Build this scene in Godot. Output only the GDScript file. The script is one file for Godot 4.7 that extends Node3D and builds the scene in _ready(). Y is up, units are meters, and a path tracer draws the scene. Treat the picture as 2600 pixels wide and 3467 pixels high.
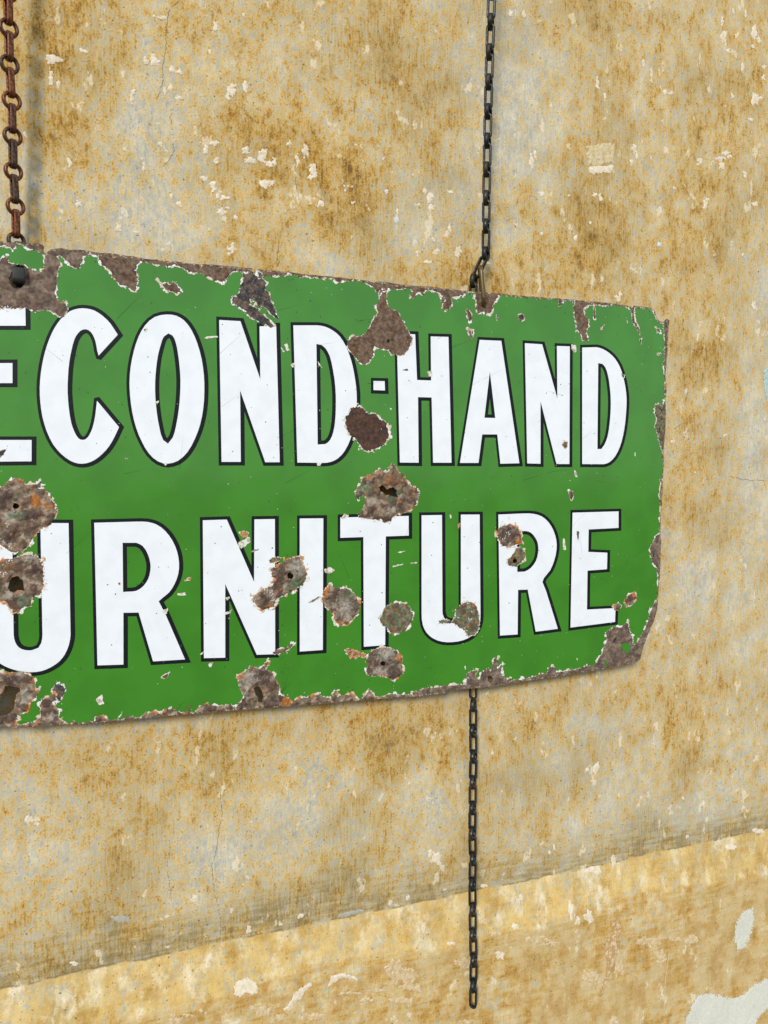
extends Node3D
# An old enamel shop sign hung on chains against a stained plaster wall.

const EYE := Vector3(0, 1.5, 1.0463)                 # the camera stands a good metre from the wall
const BASE := Vector3(0.330, 1.1745, 0.035)          # middle of the sign's lower edge, on its enamel face
const WALL := Rect2(-280, -1150, 1536, 2048)         # the millimetres of wall that the plaster texture spans
const LEDGE := -697.0

# the enamel sign: outlines in millimetres from the middle of its lower edge
const SIGN_OUTLINE := [-810.0,621.5,-720.0,622.5,-493.6,618.8,-475.5,619.3,-468.2,620.0,-445.8,619.8,-443.8,618.0,-444.3,612.9,-442.4,608.7,-438.9,611.4,-435.1,614.8,-423.8,618.0,-412.5,616.5,-399.1,617.5,-389.5,616.8,-376.0,615.3,-362.3,617.0,-342.5,615.9,-322.5,614.3,-302.1,613.5,-281.5,614.0,-260.6,613.2,-239.3,614.2,-217.8,615.1,-196.0,614.3,-179.3,614.6,-176.0,609.4,-171.5,614.7,-149.0,614.1,-128.5,614.4,-107.7,613.4,-70.0,613.3,-48.4,613.0,-11.7,612.7,-1.8,610.1,8.2,612.8,18.2,613.0,38.5,611.2,69.4,611.0,85.7,612.3,106.8,611.2,125.5,611.6,141.7,610.5,160.8,610.9,202.5,611.3,250.9,611.2,309.7,612.1,339.8,612.2,370.4,612.6,411.1,612.6,439.7,611.3,453.3,609.7,457.6,606.0,462.3,611.7,495.1,611.0,503.6,605.4,507.1,594.9,513.9,589.4,524.0,589.3,528.9,595.1,534.0,592.7,532.6,581.7,531.3,565.3,530.5,532.4,527.9,499.4,530.6,472.1,528.4,452.7,530.3,430.7,529.8,397.6,527.1,369.8,528.4,342.1,526.5,308.7,526.0,272.5,525.4,297.5,524.3,261.2,523.6,233.3,525.6,205.2,525.0,174.3,524.6,151.7,522.0,118.0,520.9,92.6,514.5,73.2,506.4,56.8,498.3,40.4,491.9,26.8,487.2,7.4,479.0,1.0,455.7,-1.2,439.3,-2.6,413.2,-4.4,381.1,-6.5,349.6,-7.0,318.6,-9.6,273.0,-10.7,228.6,-13.1,193.8,-15.0,156.8,-14.0,115.1,-13.7,119.9,-16.8,65.7,-17.6,-12.5,-14.6,-87.2,-12.9,-135.2,-11.4,-181.8,-10.0,-227.0,-8.5,-268.9,-8.1,-311.7,-6.8,-353.3,-6.6,-393.8,-6.4,-427.4,-4.7,-452.5,-2.9,-471.6,-2.2,-490.4,-2.8,-508.8,2.6,-750.0,0.5,-802.0,7.5,-810.0,25.5]
const SIGN_HOLES := {"hole 0": [-479.9,588.2,-473.2,591.9,-465.3,589.6,-461.7,586.6,-464.3,579.7,-468.8,572.0,-467.6,568.1,-469.6,564.6,-474.5,561.5,-479.3,562.4,-482.8,566.8,-485.4,574.2,-483.2,576.0],
"hole 1": [-513.0,41.2,-507.8,43.6,-503.4,48.5,-501.9,54.7,-496.3,55.0,-490.3,52.1,-484.9,51.1,-484.4,46.1,-489.3,41.7,-490.7,34.0,-491.9,24.2,-499.8,17.2,-508.5,15.8,-513.6,18.8],
"hole 2": [6.7,307.8,10.9,311.4,16.0,309.0,19.4,304.1,23.7,306.5,30.1,308.5,31.8,305.7,36.1,302.8,34.0,298.4,38.3,293.5,32.7,293.1,25.8,294.4,21.1,296.9,19.0,295.4,14.8,297.7,13.9,300.3,9.2,301.4,8.0,305.0],
"hole 3": [-490.3,195.2,-483.8,196.5,-480.5,192.6,-477.4,190.0,-476.7,180.0,-476.4,176.8,-484.2,178.3,-488.0,176.0,-492.6,176.6,-495.2,181.9,-493.6,189.1],
"hole 4": [-183.3,21.8,-176.4,23.0,-171.2,15.9,-169.0,6.3,-172.0,-1.6,-177.6,-0.3,-176.6,5.9,-180.5,9.8],
"hole 5": [190.7,3.6,197.9,3.5,200.0,-2.5,196.0,-8.7,191.4,-4.3],
"hole 6": [428.6,41.5,433.3,48.6,436.6,46.1,431.9,40.4],
"hole 7": [24.0,526.7,23.7,525.0,22.4,524.1,20.8,523.8,19.4,524.3,18.7,525.6,18.5,527.1,19.2,528.7,20.8,529.0,22.5,529.0,23.5,528.1],
"hole 8": [-479.6,286.5,-481.0,284.3,-482.5,282.8,-484.5,282.8,-486.3,283.5,-487.3,285.6,-487.3,287.8,-486.2,290.2,-484.3,290.9,-482.3,290.0,-480.7,288.7],
"hole 9": [-123.7,180.1,-124.8,177.7,-126.8,175.6,-129.6,176.0,-132.0,176.5,-133.8,179.2,-133.5,181.9,-132.2,184.5,-129.6,185.5,-127.0,184.1,-125.0,182.5],
"hole 10": [17.2,39.4,17.0,37.5,14.8,35.8,12.6,35.9,10.5,36.8,9.0,38.9,8.6,41.2,10.4,42.9,12.5,43.7,15.0,43.0,16.8,41.9],
"hole 11": [242.7,187.5,241.7,185.6,240.3,184.5,237.9,184.3,236.1,184.9,234.6,186.8,234.2,188.9,236.0,190.5,237.9,191.5,240.2,190.7,242.0,189.7],
"hole 12": [511.7,187.4,511.2,185.4,509.5,183.9,507.2,184.1,504.9,184.9,503.9,186.8,503.6,188.6,504.7,190.2,507.0,190.8,509.6,191.0,511.5,189.4],
"hole 13": [523.0,437.4,520.9,434.2,518.3,431.7,514.4,431.6,510.3,432.9,508.1,435.3,508.5,438.6,510.8,441.6,514.1,442.4,517.9,442.4,520.8,440.2],
"hole 14": [519.9,405.7,519.0,404.3,518.0,403.5,516.3,402.9,514.6,403.9,514.0,404.9,514.0,406.3,514.6,407.5,516.2,408.1,517.9,408.0,519.0,407.1],
"hole 15": [249.4,577.9,248.8,575.7,247.5,574.7,245.0,574.1,242.8,574.6,241.1,576.3,241.5,578.3,242.6,580.0,244.9,580.9,247.3,581.1,248.9,580.0],
"hole 16": [185.5,600.1,185.0,598.5,183.7,597.7,182.1,597.1,180.3,597.8,179.3,598.8,179.5,600.3,180.4,601.6,182.0,602.4,183.8,602.5,184.9,601.5]}
const LETTERS := [
["E", [-530.2,537.7,-466.8,541.6,-467.0,516.0,-506.9,513.4,-508.1,466.7,-483.2,468.2,-483.8,442.9,-508.8,441.9,-510.6,370.5,-463.5,371.3,-464.2,344.0,-535.4,342.7], "counters", []],
["C", [-357.3,511.7,-365.9,525.4,-370.5,530.5,-375.6,535.1,-380.2,538.4,-385.2,541.0,-389.9,542.4,-394.9,543.0,-399.7,543.0,-404.5,542.3,-409.5,540.7,-414.1,538.5,-418.2,535.4,-421.9,531.8,-426.0,527.1,-429.6,522.0,-433.3,515.8,-436.5,509.3,-439.7,501.6,-442.5,493.7,-445.3,484.4,-447.6,475.1,-449.4,465.8,-450.8,456.6,-451.9,447.3,-452.5,438.1,-452.6,428.9,-452.2,419.7,-451.4,410.5,-450.2,401.3,-448.3,392.6,-445.9,383.9,-442.7,375.0,-438.7,366.5,-434.4,360.1,-429.5,354.2,-424.1,349.1,-418.2,344.9,-413.5,342.7,-408.6,341.4,-403.7,341.2,-398.9,341.9,-393.8,343.6,-389.0,346.2,-383.8,350.1,-379.0,354.7,-374.7,359.3,-370.9,364.3,-367.1,370.6,-363.7,377.1,-357.9,390.0,-384.5,424.0,-386.9,405.1,-388.3,397.7,-390.1,390.3,-391.9,384.9,-394.2,379.8,-396.4,376.2,-399.2,373.4,-401.4,372.5,-403.7,372.3,-405.9,372.9,-407.9,374.3,-410.6,378.1,-412.6,382.5,-414.6,388.1,-416.2,393.9,-417.7,403.2,-418.7,412.5,-419.4,422.9,-419.8,433.2,-419.6,443.6,-418.9,453.9,-418.2,463.2,-417.0,472.5,-415.6,480.9,-413.8,489.2,-412.2,496.1,-410.1,502.8,-407.9,507.3,-405.1,511.4,-402.9,513.7,-400.2,515.4,-397.9,516.1,-395.4,516.1,-393.4,515.5,-391.6,514.3,-389.4,512.0,-387.8,509.4,-385.9,504.9,-384.6,500.2,-383.7,494.6,-382.9,488.9,-381.3,483.1], "counters", []],
["O", [-295.0,542.6,-288.7,542.8,-282.5,541.8,-277.0,539.4,-272.2,536.1,-267.0,530.3,-262.8,523.7,-258.8,515.5,-255.6,506.9,-252.4,496.3,-249.9,485.4,-248.3,474.6,-247.2,463.7,-246.8,452.8,-246.9,441.9,-247.4,429.7,-248.7,417.7,-250.6,406.5,-253.2,395.6,-256.5,385.5,-260.6,375.7,-265.0,366.5,-270.4,358.0,-276.3,351.2,-283.2,345.8,-289.9,343.0,-296.9,341.8,-303.3,342.6,-309.4,345.0,-315.4,349.5,-320.6,355.3,-325.5,363.0,-329.5,371.3,-333.3,380.2,-336.3,389.4,-339.0,399.9,-341.0,410.6,-342.4,421.2,-343.3,431.8,-343.7,440.3,-343.8,448.8,-343.2,459.4,-342.0,470.0,-340.1,480.8,-337.6,491.4,-334.8,501.2,-331.3,510.8,-327.5,518.8,-322.9,526.2,-317.2,532.8,-310.5,538.1,-303.0,541.1], "counters", [["c", [-293.3,517.5,-288.1,515.2,-285.7,511.6,-284.1,507.3,-282.3,500.0,-281.2,492.4,-280.1,483.9,-279.3,475.3,-278.6,465.6,-278.3,455.8,-278.5,446.1,-279.0,436.3,-279.9,425.4,-281.2,414.5,-282.9,403.6,-285.1,392.7,-286.9,384.8,-289.5,377.4,-295.9,369.0,-302.1,373.9,-305.0,381.6,-306.6,390.0,-308.5,400.7,-309.8,411.5,-310.7,421.2,-311.3,430.8,-311.5,441.5,-311.2,452.3,-310.6,460.9,-309.7,469.5,-308.6,478.1,-307.2,486.7,-305.4,494.4,-303.2,501.9,-301.6,507.6,-299.1,512.8]]]],
["N", [-225.7,540.2,-196.7,540.5,-169.8,461.5,-170.2,535.2,-146.7,537.2,-143.1,344.8,-163.8,344.6,-198.1,444.7,-198.2,344.9,-224.7,344.7], "counters", []],
["D", [-122.1,539.8,-86.9,542.2,-80.9,541.9,-75.1,540.9,-68.9,538.8,-63.1,535.9,-58.0,532.5,-53.5,528.5,-48.9,522.6,-45.0,516.2,-41.7,509.6,-39.0,502.6,-36.3,494.7,-34.1,486.6,-32.1,477.3,-30.5,468.0,-29.0,457.5,-28.0,447.0,-27.8,437.6,-28.1,428.2,-28.8,419.9,-29.8,411.6,-31.3,403.3,-33.1,395.1,-35.3,386.7,-38.1,378.5,-41.9,369.9,-46.7,361.8,-51.2,356.1,-56.5,351.2,-61.7,348.0,-67.5,345.7,-72.8,344.6,-78.3,344.2,-117.5,344.4], "counters", [["c", [-88.5,515.5,-81.1,514.6,-77.3,512.1,-74.0,508.8,-70.9,504.0,-68.5,498.7,-66.2,490.8,-64.5,482.7,-62.8,473.6,-61.4,464.3,-60.4,453.9,-59.8,443.5,-59.7,433.0,-59.9,422.5,-60.3,413.1,-61.2,403.8,-62.1,396.7,-63.7,389.7,-65.6,383.6,-68.5,378.0,-71.8,374.2,-75.8,371.6,-87.3,370.7]]]],
["hyphen", [-1.9,466.2,15.7,466.7,16.2,452.9,-1.9,452.7], "counters", []],
["H", [34.8,538.0,64.4,539.0,67.7,470.6,90.8,470.9,89.8,537.4,119.3,538.6,125.5,345.6,94.5,345.5,91.7,445.1,69.3,444.8,70.6,345.3,40.1,345.4], "counters", []],
["A", [172.4,537.3,210.2,538.1,244.6,345.5,210.6,344.5,204.5,390.9,178.0,390.4,171.9,345.6,139.8,345.4], "counters", [["c", [190.6,489.1,200.8,416.6,181.7,416.6]]]],
["N", [252.4,536.9,284.0,537.0,313.5,451.3,311.4,536.0,335.8,536.7,337.9,344.7,313.5,344.6,282.2,445.8,283.5,344.9,259.0,345.3], "counters", []],
["D", [359.4,536.2,387.3,538.4,393.7,537.5,399.9,535.9,406.4,533.3,412.7,530.0,418.6,526.0,424.0,521.3,429.3,515.2,433.8,508.5,437.6,500.8,440.6,492.8,443.5,483.6,445.8,474.2,447.5,464.9,448.5,455.5,448.6,446.0,448.2,436.6,447.5,425.7,446.4,414.9,444.8,404.0,442.6,393.2,440.0,383.6,436.6,374.2,432.4,365.7,427.2,357.9,422.1,352.6,416.2,348.3,410.8,346.1,405.1,344.8,362.6,344.8], "counters", [["c", [390.9,512.5,398.8,511.5,402.3,509.1,405.2,505.8,408.1,500.2,410.2,494.1,412.6,484.9,414.3,475.6,415.7,466.3,416.6,457.0,417.1,446.3,417.0,435.6,416.5,424.9,415.5,414.2,414.2,403.3,412.1,392.7,409.5,385.0,406.0,377.8,399.8,370.2,391.9,370.1]]]],
["U", [-522.2,265.6,-488.6,264.9,-489.4,193.1,-490.2,120.3,-489.7,115.4,-488.6,110.7,-486.8,106.6,-484.1,103.1,-480.7,100.8,-476.7,99.3,-473.0,98.7,-469.2,98.7,-461.6,101.3,-458.1,107.4,-457.0,112.5,-456.5,117.8,-455.7,264.2,-422.2,263.4,-422.9,115.4,-423.7,109.0,-425.1,102.7,-427.3,96.3,-430.2,90.2,-433.4,85.5,-437.2,81.2,-441.8,77.6,-447.0,74.6,-452.6,72.0,-458.5,70.3,-465.1,69.6,-471.8,69.8,-478.4,70.9,-484.9,72.7,-490.5,74.7,-495.9,77.2,-501.6,80.5,-506.8,84.4,-511.1,89.0,-514.8,94.1,-517.8,99.8,-520.0,105.9,-521.5,114.2,-522.3,122.6,-522.2,194.6], "counters", []],
["R", [-391.0,263.2,-338.5,263.6,-331.2,263.5,-324.1,262.9,-318.3,261.5,-312.8,259.3,-306.8,255.3,-301.5,250.3,-296.4,243.9,-292.2,236.8,-288.7,229.2,-286.1,221.2,-284.5,213.4,-283.8,205.6,-283.9,197.8,-285.1,190.1,-287.1,183.4,-289.9,177.0,-293.3,170.8,-297.5,165.2,-301.3,161.9,-305.4,158.9,-311.3,153.7,-303.2,136.6,-277.6,70.3,-319.9,71.2,-337.5,139.9,-356.9,140.7,-358.1,70.1,-390.7,71.8], "counters", [["c", [-356.2,235.5,-338.9,235.0,-334.6,233.1,-330.8,230.4,-327.4,225.7,-324.8,220.3,-322.6,213.8,-321.3,207.1,-321.0,201.6,-321.5,196.1,-322.5,190.6,-324.3,185.3,-327.1,180.2,-330.7,175.7,-335.1,172.1,-340.0,169.6,-345.1,169.0,-350.3,169.1,-356.8,169.0]]]],
["N", [-251.2,263.6,-218.4,264.0,-181.2,174.2,-179.9,263.5,-150.7,263.4,-151.8,67.4,-178.3,68.7,-221.6,173.2,-222.8,68.2,-252.1,70.0], "counters", []],
["I", [-114.5,263.4,-79.4,263.1,-81.0,67.9,-115.7,68.3], "counters", []],
["T", [-53.6,263.8,54.5,264.2,54.6,234.0,17.5,233.8,16.5,67.5,-17.5,67.7,-18.0,233.8,-53.7,233.6], "counters", []],
["U", [75.7,264.6,109.7,264.5,111.2,112.5,112.2,107.8,114.0,103.5,116.4,100.8,119.5,98.8,123.1,97.6,126.9,97.3,130.5,98.1,133.8,99.7,136.8,102.4,139.3,105.7,141.4,109.3,142.9,113.1,141.9,264.6,174.5,264.1,177.1,108.4,177.1,100.7,176.4,93.0,174.6,86.5,171.6,80.4,167.2,75.1,161.9,70.8,155.1,67.6,147.9,65.4,138.3,63.9,128.5,63.6,119.5,64.1,110.6,65.7,102.9,68.3,95.7,71.9,89.8,76.3,84.8,81.5,80.9,87.7,78.1,94.6,76.6,103.3,76.2,112.2], "counters", []],
["R", [207.6,263.5,254.9,264.5,263.8,264.3,272.6,263.4,280.3,261.6,287.6,258.7,294.0,254.4,299.7,249.2,304.8,242.8,309.0,235.8,312.4,228.0,314.7,219.8,315.7,211.8,315.5,203.8,313.9,194.5,311.2,185.4,308.0,177.3,303.9,169.7,297.8,163.4,291.9,157.0,289.6,151.0,296.7,135.6,319.9,71.3,278.0,69.5,262.3,140.0,244.5,140.4,244.5,67.4,212.3,67.9], "counters", [["c", [240.6,236.2,258.2,235.8,262.8,234.8,267.1,232.9,272.0,228.7,276.1,223.5,278.9,218.4,280.7,212.9,281.3,206.3,280.9,199.7,279.6,193.0,277.2,186.7,273.0,180.5,267.8,175.3,262.2,171.9,256.0,169.7,242.8,169.8]]]],
["E", [345.3,264.2,436.2,264.9,436.7,236.7,377.0,235.5,377.0,197.7,414.9,195.0,414.8,166.9,376.0,166.1,376.1,100.1,433.3,99.1,432.8,75.3,344.3,71.7], "counters", []],
["S", [-595.2,505.9,-600.9,519.8,-609.5,530.6,-620.1,537.3,-631.8,539.4,-643.4,536.6,-653.8,529.1,-662.0,517.7,-667.2,503.5,-668.9,487.9,-666.9,472.3,-661.5,458.3,-653.1,447.2,-642.5,440.1,-630.9,437.7,-629.2,435.1,-625.0,427.9,-622.1,413.9,-620.9,396.0,-621.8,377.9,-624.5,363.1,-628.5,354.7,-633.0,354.4,-637.0,362.2,-639.9,376.6,-640.9,394.6,-668.9,402.4,-666.8,377.8,-660.6,362.9,-651.1,351.5,-639.3,345.0,-626.6,344.1,-614.4,348.8,-604.0,358.6,-596.7,372.5,-593.1,388.9,-593.8,405.9,-598.7,421.7,-607.2,434.4,-618.3,442.6,-630.9,445.5,-630.9,449.4,-635.5,453.1,-639.3,463.4,-641.5,478.4,-641.7,495.3,-639.9,511.0,-636.4,522.4,-631.8,527.5,-627.1,525.3,-623.1,516.2,-620.6,501.9], "counters", []],
["F", [-704.5,265.2,-626.5,265.2,-626.5,238.2,-674.5,238.2,-674.5,193.2,-642.5,193.2,-642.5,166.2,-674.5,166.2,-674.5,99.9,-704.5,99.9], "counters", []]]
const DAMAGE := [
["ash", 2, "at", [-564.1,593.1,-529.5,598.5,-504.9,596.0,-494.2,595.6,-486.8,603.1,-483.4,594.1,-477.1,591.7,-470.7,592.3,-458.0,588.5,-448.5,584.4,-444.6,592.4,-443.7,605.9,-450.1,610.3,-457.4,612.6,-463.8,612.9,-466.5,615.6,-471.9,619.7,-474.8,619.4,-475.7,612.7,-479.4,608.4,-482.9,613.0,-493.7,612.9,-511.5,612.4,-546.5,612.3,-546.2,622.0,-493.4,627.7,-389.4,626.6,-389.7,610.2,-397.4,609.5,-398.5,602.2,-401.5,594.3,-409.2,593.0,-416.7,599.4,-420.3,604.8,-426.9,607.6,-428.8,606.4,-424.2,600.8,-426.3,588.4,-429.9,580.0,-429.1,571.9,-430.7,559.6,-427.2,549.7,-421.5,550.2,-416.9,542.3,-419.0,535.0,-423.8,528.6,-431.3,533.1,-436.9,535.8,-446.2,537.1,-455.5,534.4,-466.5,538.2,-481.2,535.9,-495.6,535.4,-522.4,533.4,-539.5,550.7,-553.2,555.4]],
["brown", 2, "at", [-392.2,626.3,-392.5,612.8,-383.8,612.4,-379.1,608.2,-374.4,598.9,-366.6,596.4,-362.8,585.9,-355.1,577.2,-343.2,574.7,-336.3,568.4,-332.2,574.0,-330.6,588.8,-333.8,597.9,-328.6,608.9,-316.5,609.0,-306.3,606.8,-298.1,607.5,-293.0,604.8,-283.6,608.9,-275.4,606.5,-265.0,601.0,-250.2,601.3,-239.6,596.9,-231.0,592.8,-219.2,591.7,-213.6,599.2,-208.1,606.2,-200.4,609.1,-189.4,607.9,-173.9,609.3,-173.7,627.0,-322.3,627.3]],
["dark", 2, "at", [-192.7,607.9,-188.3,606.1,-179.4,611.3,-167.1,610.2,-164.5,602.3,-159.3,596.5,-161.7,587.4,-155.0,581.3,-153.9,572.5,-148.3,564.0,-147.2,555.1,-142.7,548.3,-148.4,547.9,-156.3,554.4,-160.8,560.8,-166.4,562.6,-169.8,556.1,-173.8,565.4,-178.6,572.7,-183.1,570.2,-182.0,563.6,-176.5,561.8,-165.4,551.6,-156.4,545.5,-149.2,536.6,-153.1,534.1,-165.5,538.2,-176.6,544.1,-184.4,546.9,-189.9,554.2,-198.7,560.2,-207.9,563.4,-208.4,573.0,-200.7,575.8,-197.3,584.4,-194.4,593.5]],
["brown", 2, "at", [-173.7,623.9,-171.7,599.9,-164.9,604.4,-151.4,606.5,-135.4,607.5,-128.5,612.2,-117.0,612.5,-112.4,606.9,-109.6,611.6,-98.4,609.7,-84.2,608.7,-62.8,611.2,-58.5,605.2,-43.6,608.8,-38.2,612.0,-21.6,612.6,-11.7,606.9,-0.6,603.2,3.2,596.5,8.2,591.1,11.9,598.4,20.8,601.5,38.5,603.7,53.9,606.6,60.3,602.4,56.5,595.0,61.7,591.3,69.4,602.0,77.2,597.8,81.1,605.3,98.2,605.5,106.2,595.3,110.3,578.7,119.7,578.2,125.0,587.1,122.8,596.6,143.8,602.7,162.9,612.1,162.8,629.2,-60.4,630.2]],
["brown", 2, "at", [6.9,601.5,6.9,585.1,1.9,577.7,4.4,566.2,-1.8,558.7,-5.6,550.2,-9.3,544.1,-15.5,534.4,-24.2,530.3,-34.0,530.9,-41.4,523.4,-42.6,514.1,-36.5,505.1,-29.2,498.5,-24.3,491.7,-15.6,488.6,-9.4,491.3,-0.6,504.7,-0.6,516.5,6.9,513.4,20.8,513.0,25.9,507.3,36.1,505.5,46.3,507.3,55.3,517.3,60.5,532.0,52.7,543.5,47.5,553.9,41.1,561.7,37.3,570.9,28.4,573.8,20.8,579.1,18.2,588.4,20.8,602.7]],
["deep", 3, "at", [-37.9,424.3,-26.9,428.2,-19.4,427.3,-9.5,416.9,0.6,419.6,8.1,410.3,15.7,408.1,20.8,398.6,23.4,384.3,15.7,372.1,5.6,366.0,-12.0,361.0,-20.8,366.9,-29.4,378.6,-39.3,385.5,-45.4,399.5,-46.1,411.2,-41.6,416.0]],
["lumpy", 2, "at", [-31.4,301.3,-27.2,307.6,-21.4,317.1,-18.9,321.9,-8.0,327.5,3.7,332.3,7.6,335.9,12.2,333.5,17.3,330.7,22.8,332.3,21.6,337.1,28.0,344.0,32.7,340.4,38.7,331.5,45.6,328.3,50.8,316.9,57.8,310.4,66.6,307.1,71.4,300.5,70.6,290.7,65.7,279.3,55.3,271.3,40.5,267.5,29.3,262.8,25.9,256.4,16.5,253.7,9.6,259.1,-3.0,258.6,-14.8,261.6,-25.6,263.0,-24.0,269.4,-19.8,275.7,-13.9,289.2,-15.6,294.4,-21.4,295.6,-25.6,289.3,-29.7,293.3]],
["lumpy", 3, "at", [-517.6,304.5,-508.6,306.5,-501.2,310.5,-491.9,318.6,-484.5,322.7,-477.1,321.6,-471.7,314.4,-460.5,314.4,-454.8,318.5,-452.1,314.4,-456.9,310.2,-447.6,306.0,-442.1,295.6,-436.7,285.1,-434.9,276.7,-440.8,268.4,-444.8,260.2,-456.3,254.2,-462.1,248.1,-467.9,237.9,-475.6,227.7,-486.8,226.1,-494.0,230.4,-503.0,236.9,-517.4,241.4]],
["lumpy", 4, "at", [-518.2,210.8,-507.2,215.5,-498.0,218.2,-486.9,219.9,-477.6,223.7,-470.1,224.4,-460.8,222.0,-454.3,214.5,-453.6,204.0,-453.2,182.9,-457.2,170.5,-467.7,166.9,-468.8,156.5,-477.3,154.9,-483.0,149.0,-489.5,149.4,-495.8,156.1,-495.7,162.3,-504.8,164.9,-517.4,169.7]],
["lumpy", 3, "at", [-524.1,74.3,-507.1,71.8,-498.5,71.0,-492.5,71.5,-484.6,73.2,-478.5,70.2,-472.5,65.7,-466.5,60.2,-465.7,54.2,-465.9,45.3,-460.6,46.7,-464.3,40.2,-466.2,34.4,-472.4,30.1,-475.2,25.4,-473.6,20.3,-482.5,15.3,-487.7,13.9,-487.9,9.0,-491.5,3.5,-486.3,2.4,-478.4,3.0,-466.8,4.7,-462.3,10.1,-460.4,14.9,-463.3,25.2,-459.1,32.7,-451.9,34.9,-447.3,39.5,-443.3,39.1,-441.2,30.8,-443.2,22.0,-438.8,16.5,-440.0,6.6,-431.1,-1.4,-429.4,-6.2,-429.6,-16.7,-526.1,-5.2,-529.3,36.0]],
["dark", 3, "at", [-446.3,45.3,-442.6,51.5,-438.1,52.3,-432.7,49.0,-430.6,43.8,-433.0,36.0,-434.9,31.2,-440.5,25.7,-443.4,24.0,-443.4,35.1,-446.5,38.4]],
["lumpy", 2, "at", [-336.8,-4.0,-332.5,1.1,-317.9,1.8,-311.6,-3.4,-307.3,1.7,-298.8,4.2,-290.3,-0.1,-279.7,-6.9,-273.4,-17.9,-336.9,-12.9]],
["lumpy", 2, "at", [-268.9,-11.5,-265.6,-6.2,-260.1,1.2,-249.0,6.9,-246.9,3.2,-229.2,0.2,-215.8,-0.1,-208.0,-3.2,-209.1,-7.7,-197.9,-14.8,-202.6,-25.9,-269.0,-16.1]],
["lumpy", 2, "at", [-397.9,-10.3,-393.7,2.3,-385.6,2.5,-375.7,-5.2,-383.9,-11.9]],
["lumpy", 3, "at", [-207.4,39.2,-194.9,47.3,-183.5,53.3,-174.4,47.8,-163.2,57.8,-159.3,54.7,-165.2,47.0,-155.9,40.3,-150.2,28.0,-144.4,15.6,-146.8,7.6,-137.5,4.3,-129.2,-0.1,-128.1,-7.4,-120.9,-1.5,-106.5,-0.1,-96.9,1.3,-89.6,1.8,-79.9,-2.8,-75.0,-2.1,-70.1,-6.2,-62.6,4.7,-58.9,4.8,-59.0,-3.7,-45.3,-2.7,-37.8,-2.2,-27.7,-10.6,-22.7,-12.3,-12.5,-2.3,-7.4,1.7,0.3,-11.0,13.2,-11.0,26.1,-8.1,47.1,-12.0,63.0,-13.6,65.7,-27.8,-111.5,-23.5,-209.2,-17.5,-211.3,-3.3,-201.0,3.8,-197.6,9.2,-203.1,23.7]],
["ash", 3, "at", [61.0,-10.1,86.5,-4.5,93.3,-6.5,113.7,-4.6,126.1,-5.3,142.7,-4.9,152.5,-5.8,153.8,12.2,162.2,14.0,167.9,16.1,173.5,15.6,168.5,5.6,176.5,-0.3,179.3,9.9,190.6,18.0,196.4,10.9,202.0,31.3,210.7,30.6,207.9,12.5,213.7,19.9,218.0,22.1,215.2,6.6,225.6,-4.9,234.3,-3.1,232.9,-8.2,258.0,-6.6,281.9,-3.5,300.1,-1.1,306.1,9.1,315.3,7.0,318.5,-1.4,349.5,-0.1,381.0,3.4,393.7,4.2,396.8,9.4,406.3,22.5,417.1,46.5,413.7,57.8,418.4,61.6,431.3,67.6,444.5,65.3,459.1,74.6,464.4,56.9,469.7,45.4,471.6,32.6,481.5,38.8,494.5,57.6,500.9,74.1,507.2,93.4,517.1,107.0,537.3,122.8,539.1,48.8,499.5,-13.5,258.2,-21.3,61.1,-22.2]],
["ash", 2, "at", [501.4,200.4,507.9,208.5,512.7,219.6,521.1,224.9,541.7,218.8,544.6,105.4,520.5,106.8,520.1,151.9,515.7,166.2,507.0,175.0]],
["green", 2, "at", [507.3,446.5,515.7,449.6,522.5,444.3,525.6,455.4,542.7,450.4,545.0,361.7,526.2,361.5,517.2,383.5,512.8,400.0,507.2,410.9,511.3,422.0,506.7,432.8]],
["brown", 2, "at", [496.6,619.7,500.3,603.8,505.5,593.4,512.3,588.5,522.4,585.1,522.8,570.2,525.0,548.5,522.9,510.1,526.8,488.4,526.7,466.4,549.1,467.2,545.6,604.4]],
["ash", 2, "at", [518.8,319.9,523.1,311.5,519.4,294.8,523.3,272.5,521.3,244.6,537.7,244.3,535.8,319.8]],
["brown", 3, "at", [164.0,620.9,202.4,619.2,205.3,608.3,199.8,599.2,194.8,591.4,197.1,587.1,190.1,578.6,177.6,580.2,169.3,577.1,165.1,584.2,166.4,594.1,163.6,601.3]],
["brown", 2, "at", [309.6,615.5,341.3,615.4,339.9,607.6,321.7,611.3,318.8,600.8,314.3,600.5,312.7,609.3]],
["brown", 2, "at", [343.2,589.7,341.5,602.5,344.4,609.2,339.7,620.5,417.3,618.9,412.7,607.4,389.2,607.2,367.5,604.5,361.4,598.9,363.1,588.6,371.0,582.6,371.2,570.9,366.7,560.2,371.5,548.7,360.7,547.3,356.0,556.9,348.2,564.2,348.0,574.5,341.8,584.5]],
["brown", 2, "at", [85.7,619.0,85.7,607.0,101.6,604.8,109.5,599.4,114.9,593.8,109.1,587.3,112.3,580.2,119.0,576.6,125.1,588.5,124.3,599.3,139.1,601.8,152.6,609.0,163.6,611.1,163.5,618.4]],
["brown", 1, "at", [379.8,609.4,383.7,600.5,384.9,583.6,380.3,583.3]],
["brown", 2, "at", [441.2,616.8,443.0,608.9,453.4,604.4,456.2,595.3,456.4,584.6,463.1,578.4,472.5,564.3,474.8,564.4,469.6,577.5,462.2,587.7,460.4,598.2,462.3,614.4]],
["dark", 2, "at", [472.6,558.9,476.6,557.8,476.2,548.3,471.8,550.8]],
["lumpy", 2, "at", [150.1,584.3,156.1,578.6,159.7,569.1,154.3,563.3,151.0,570.9]],
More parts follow.
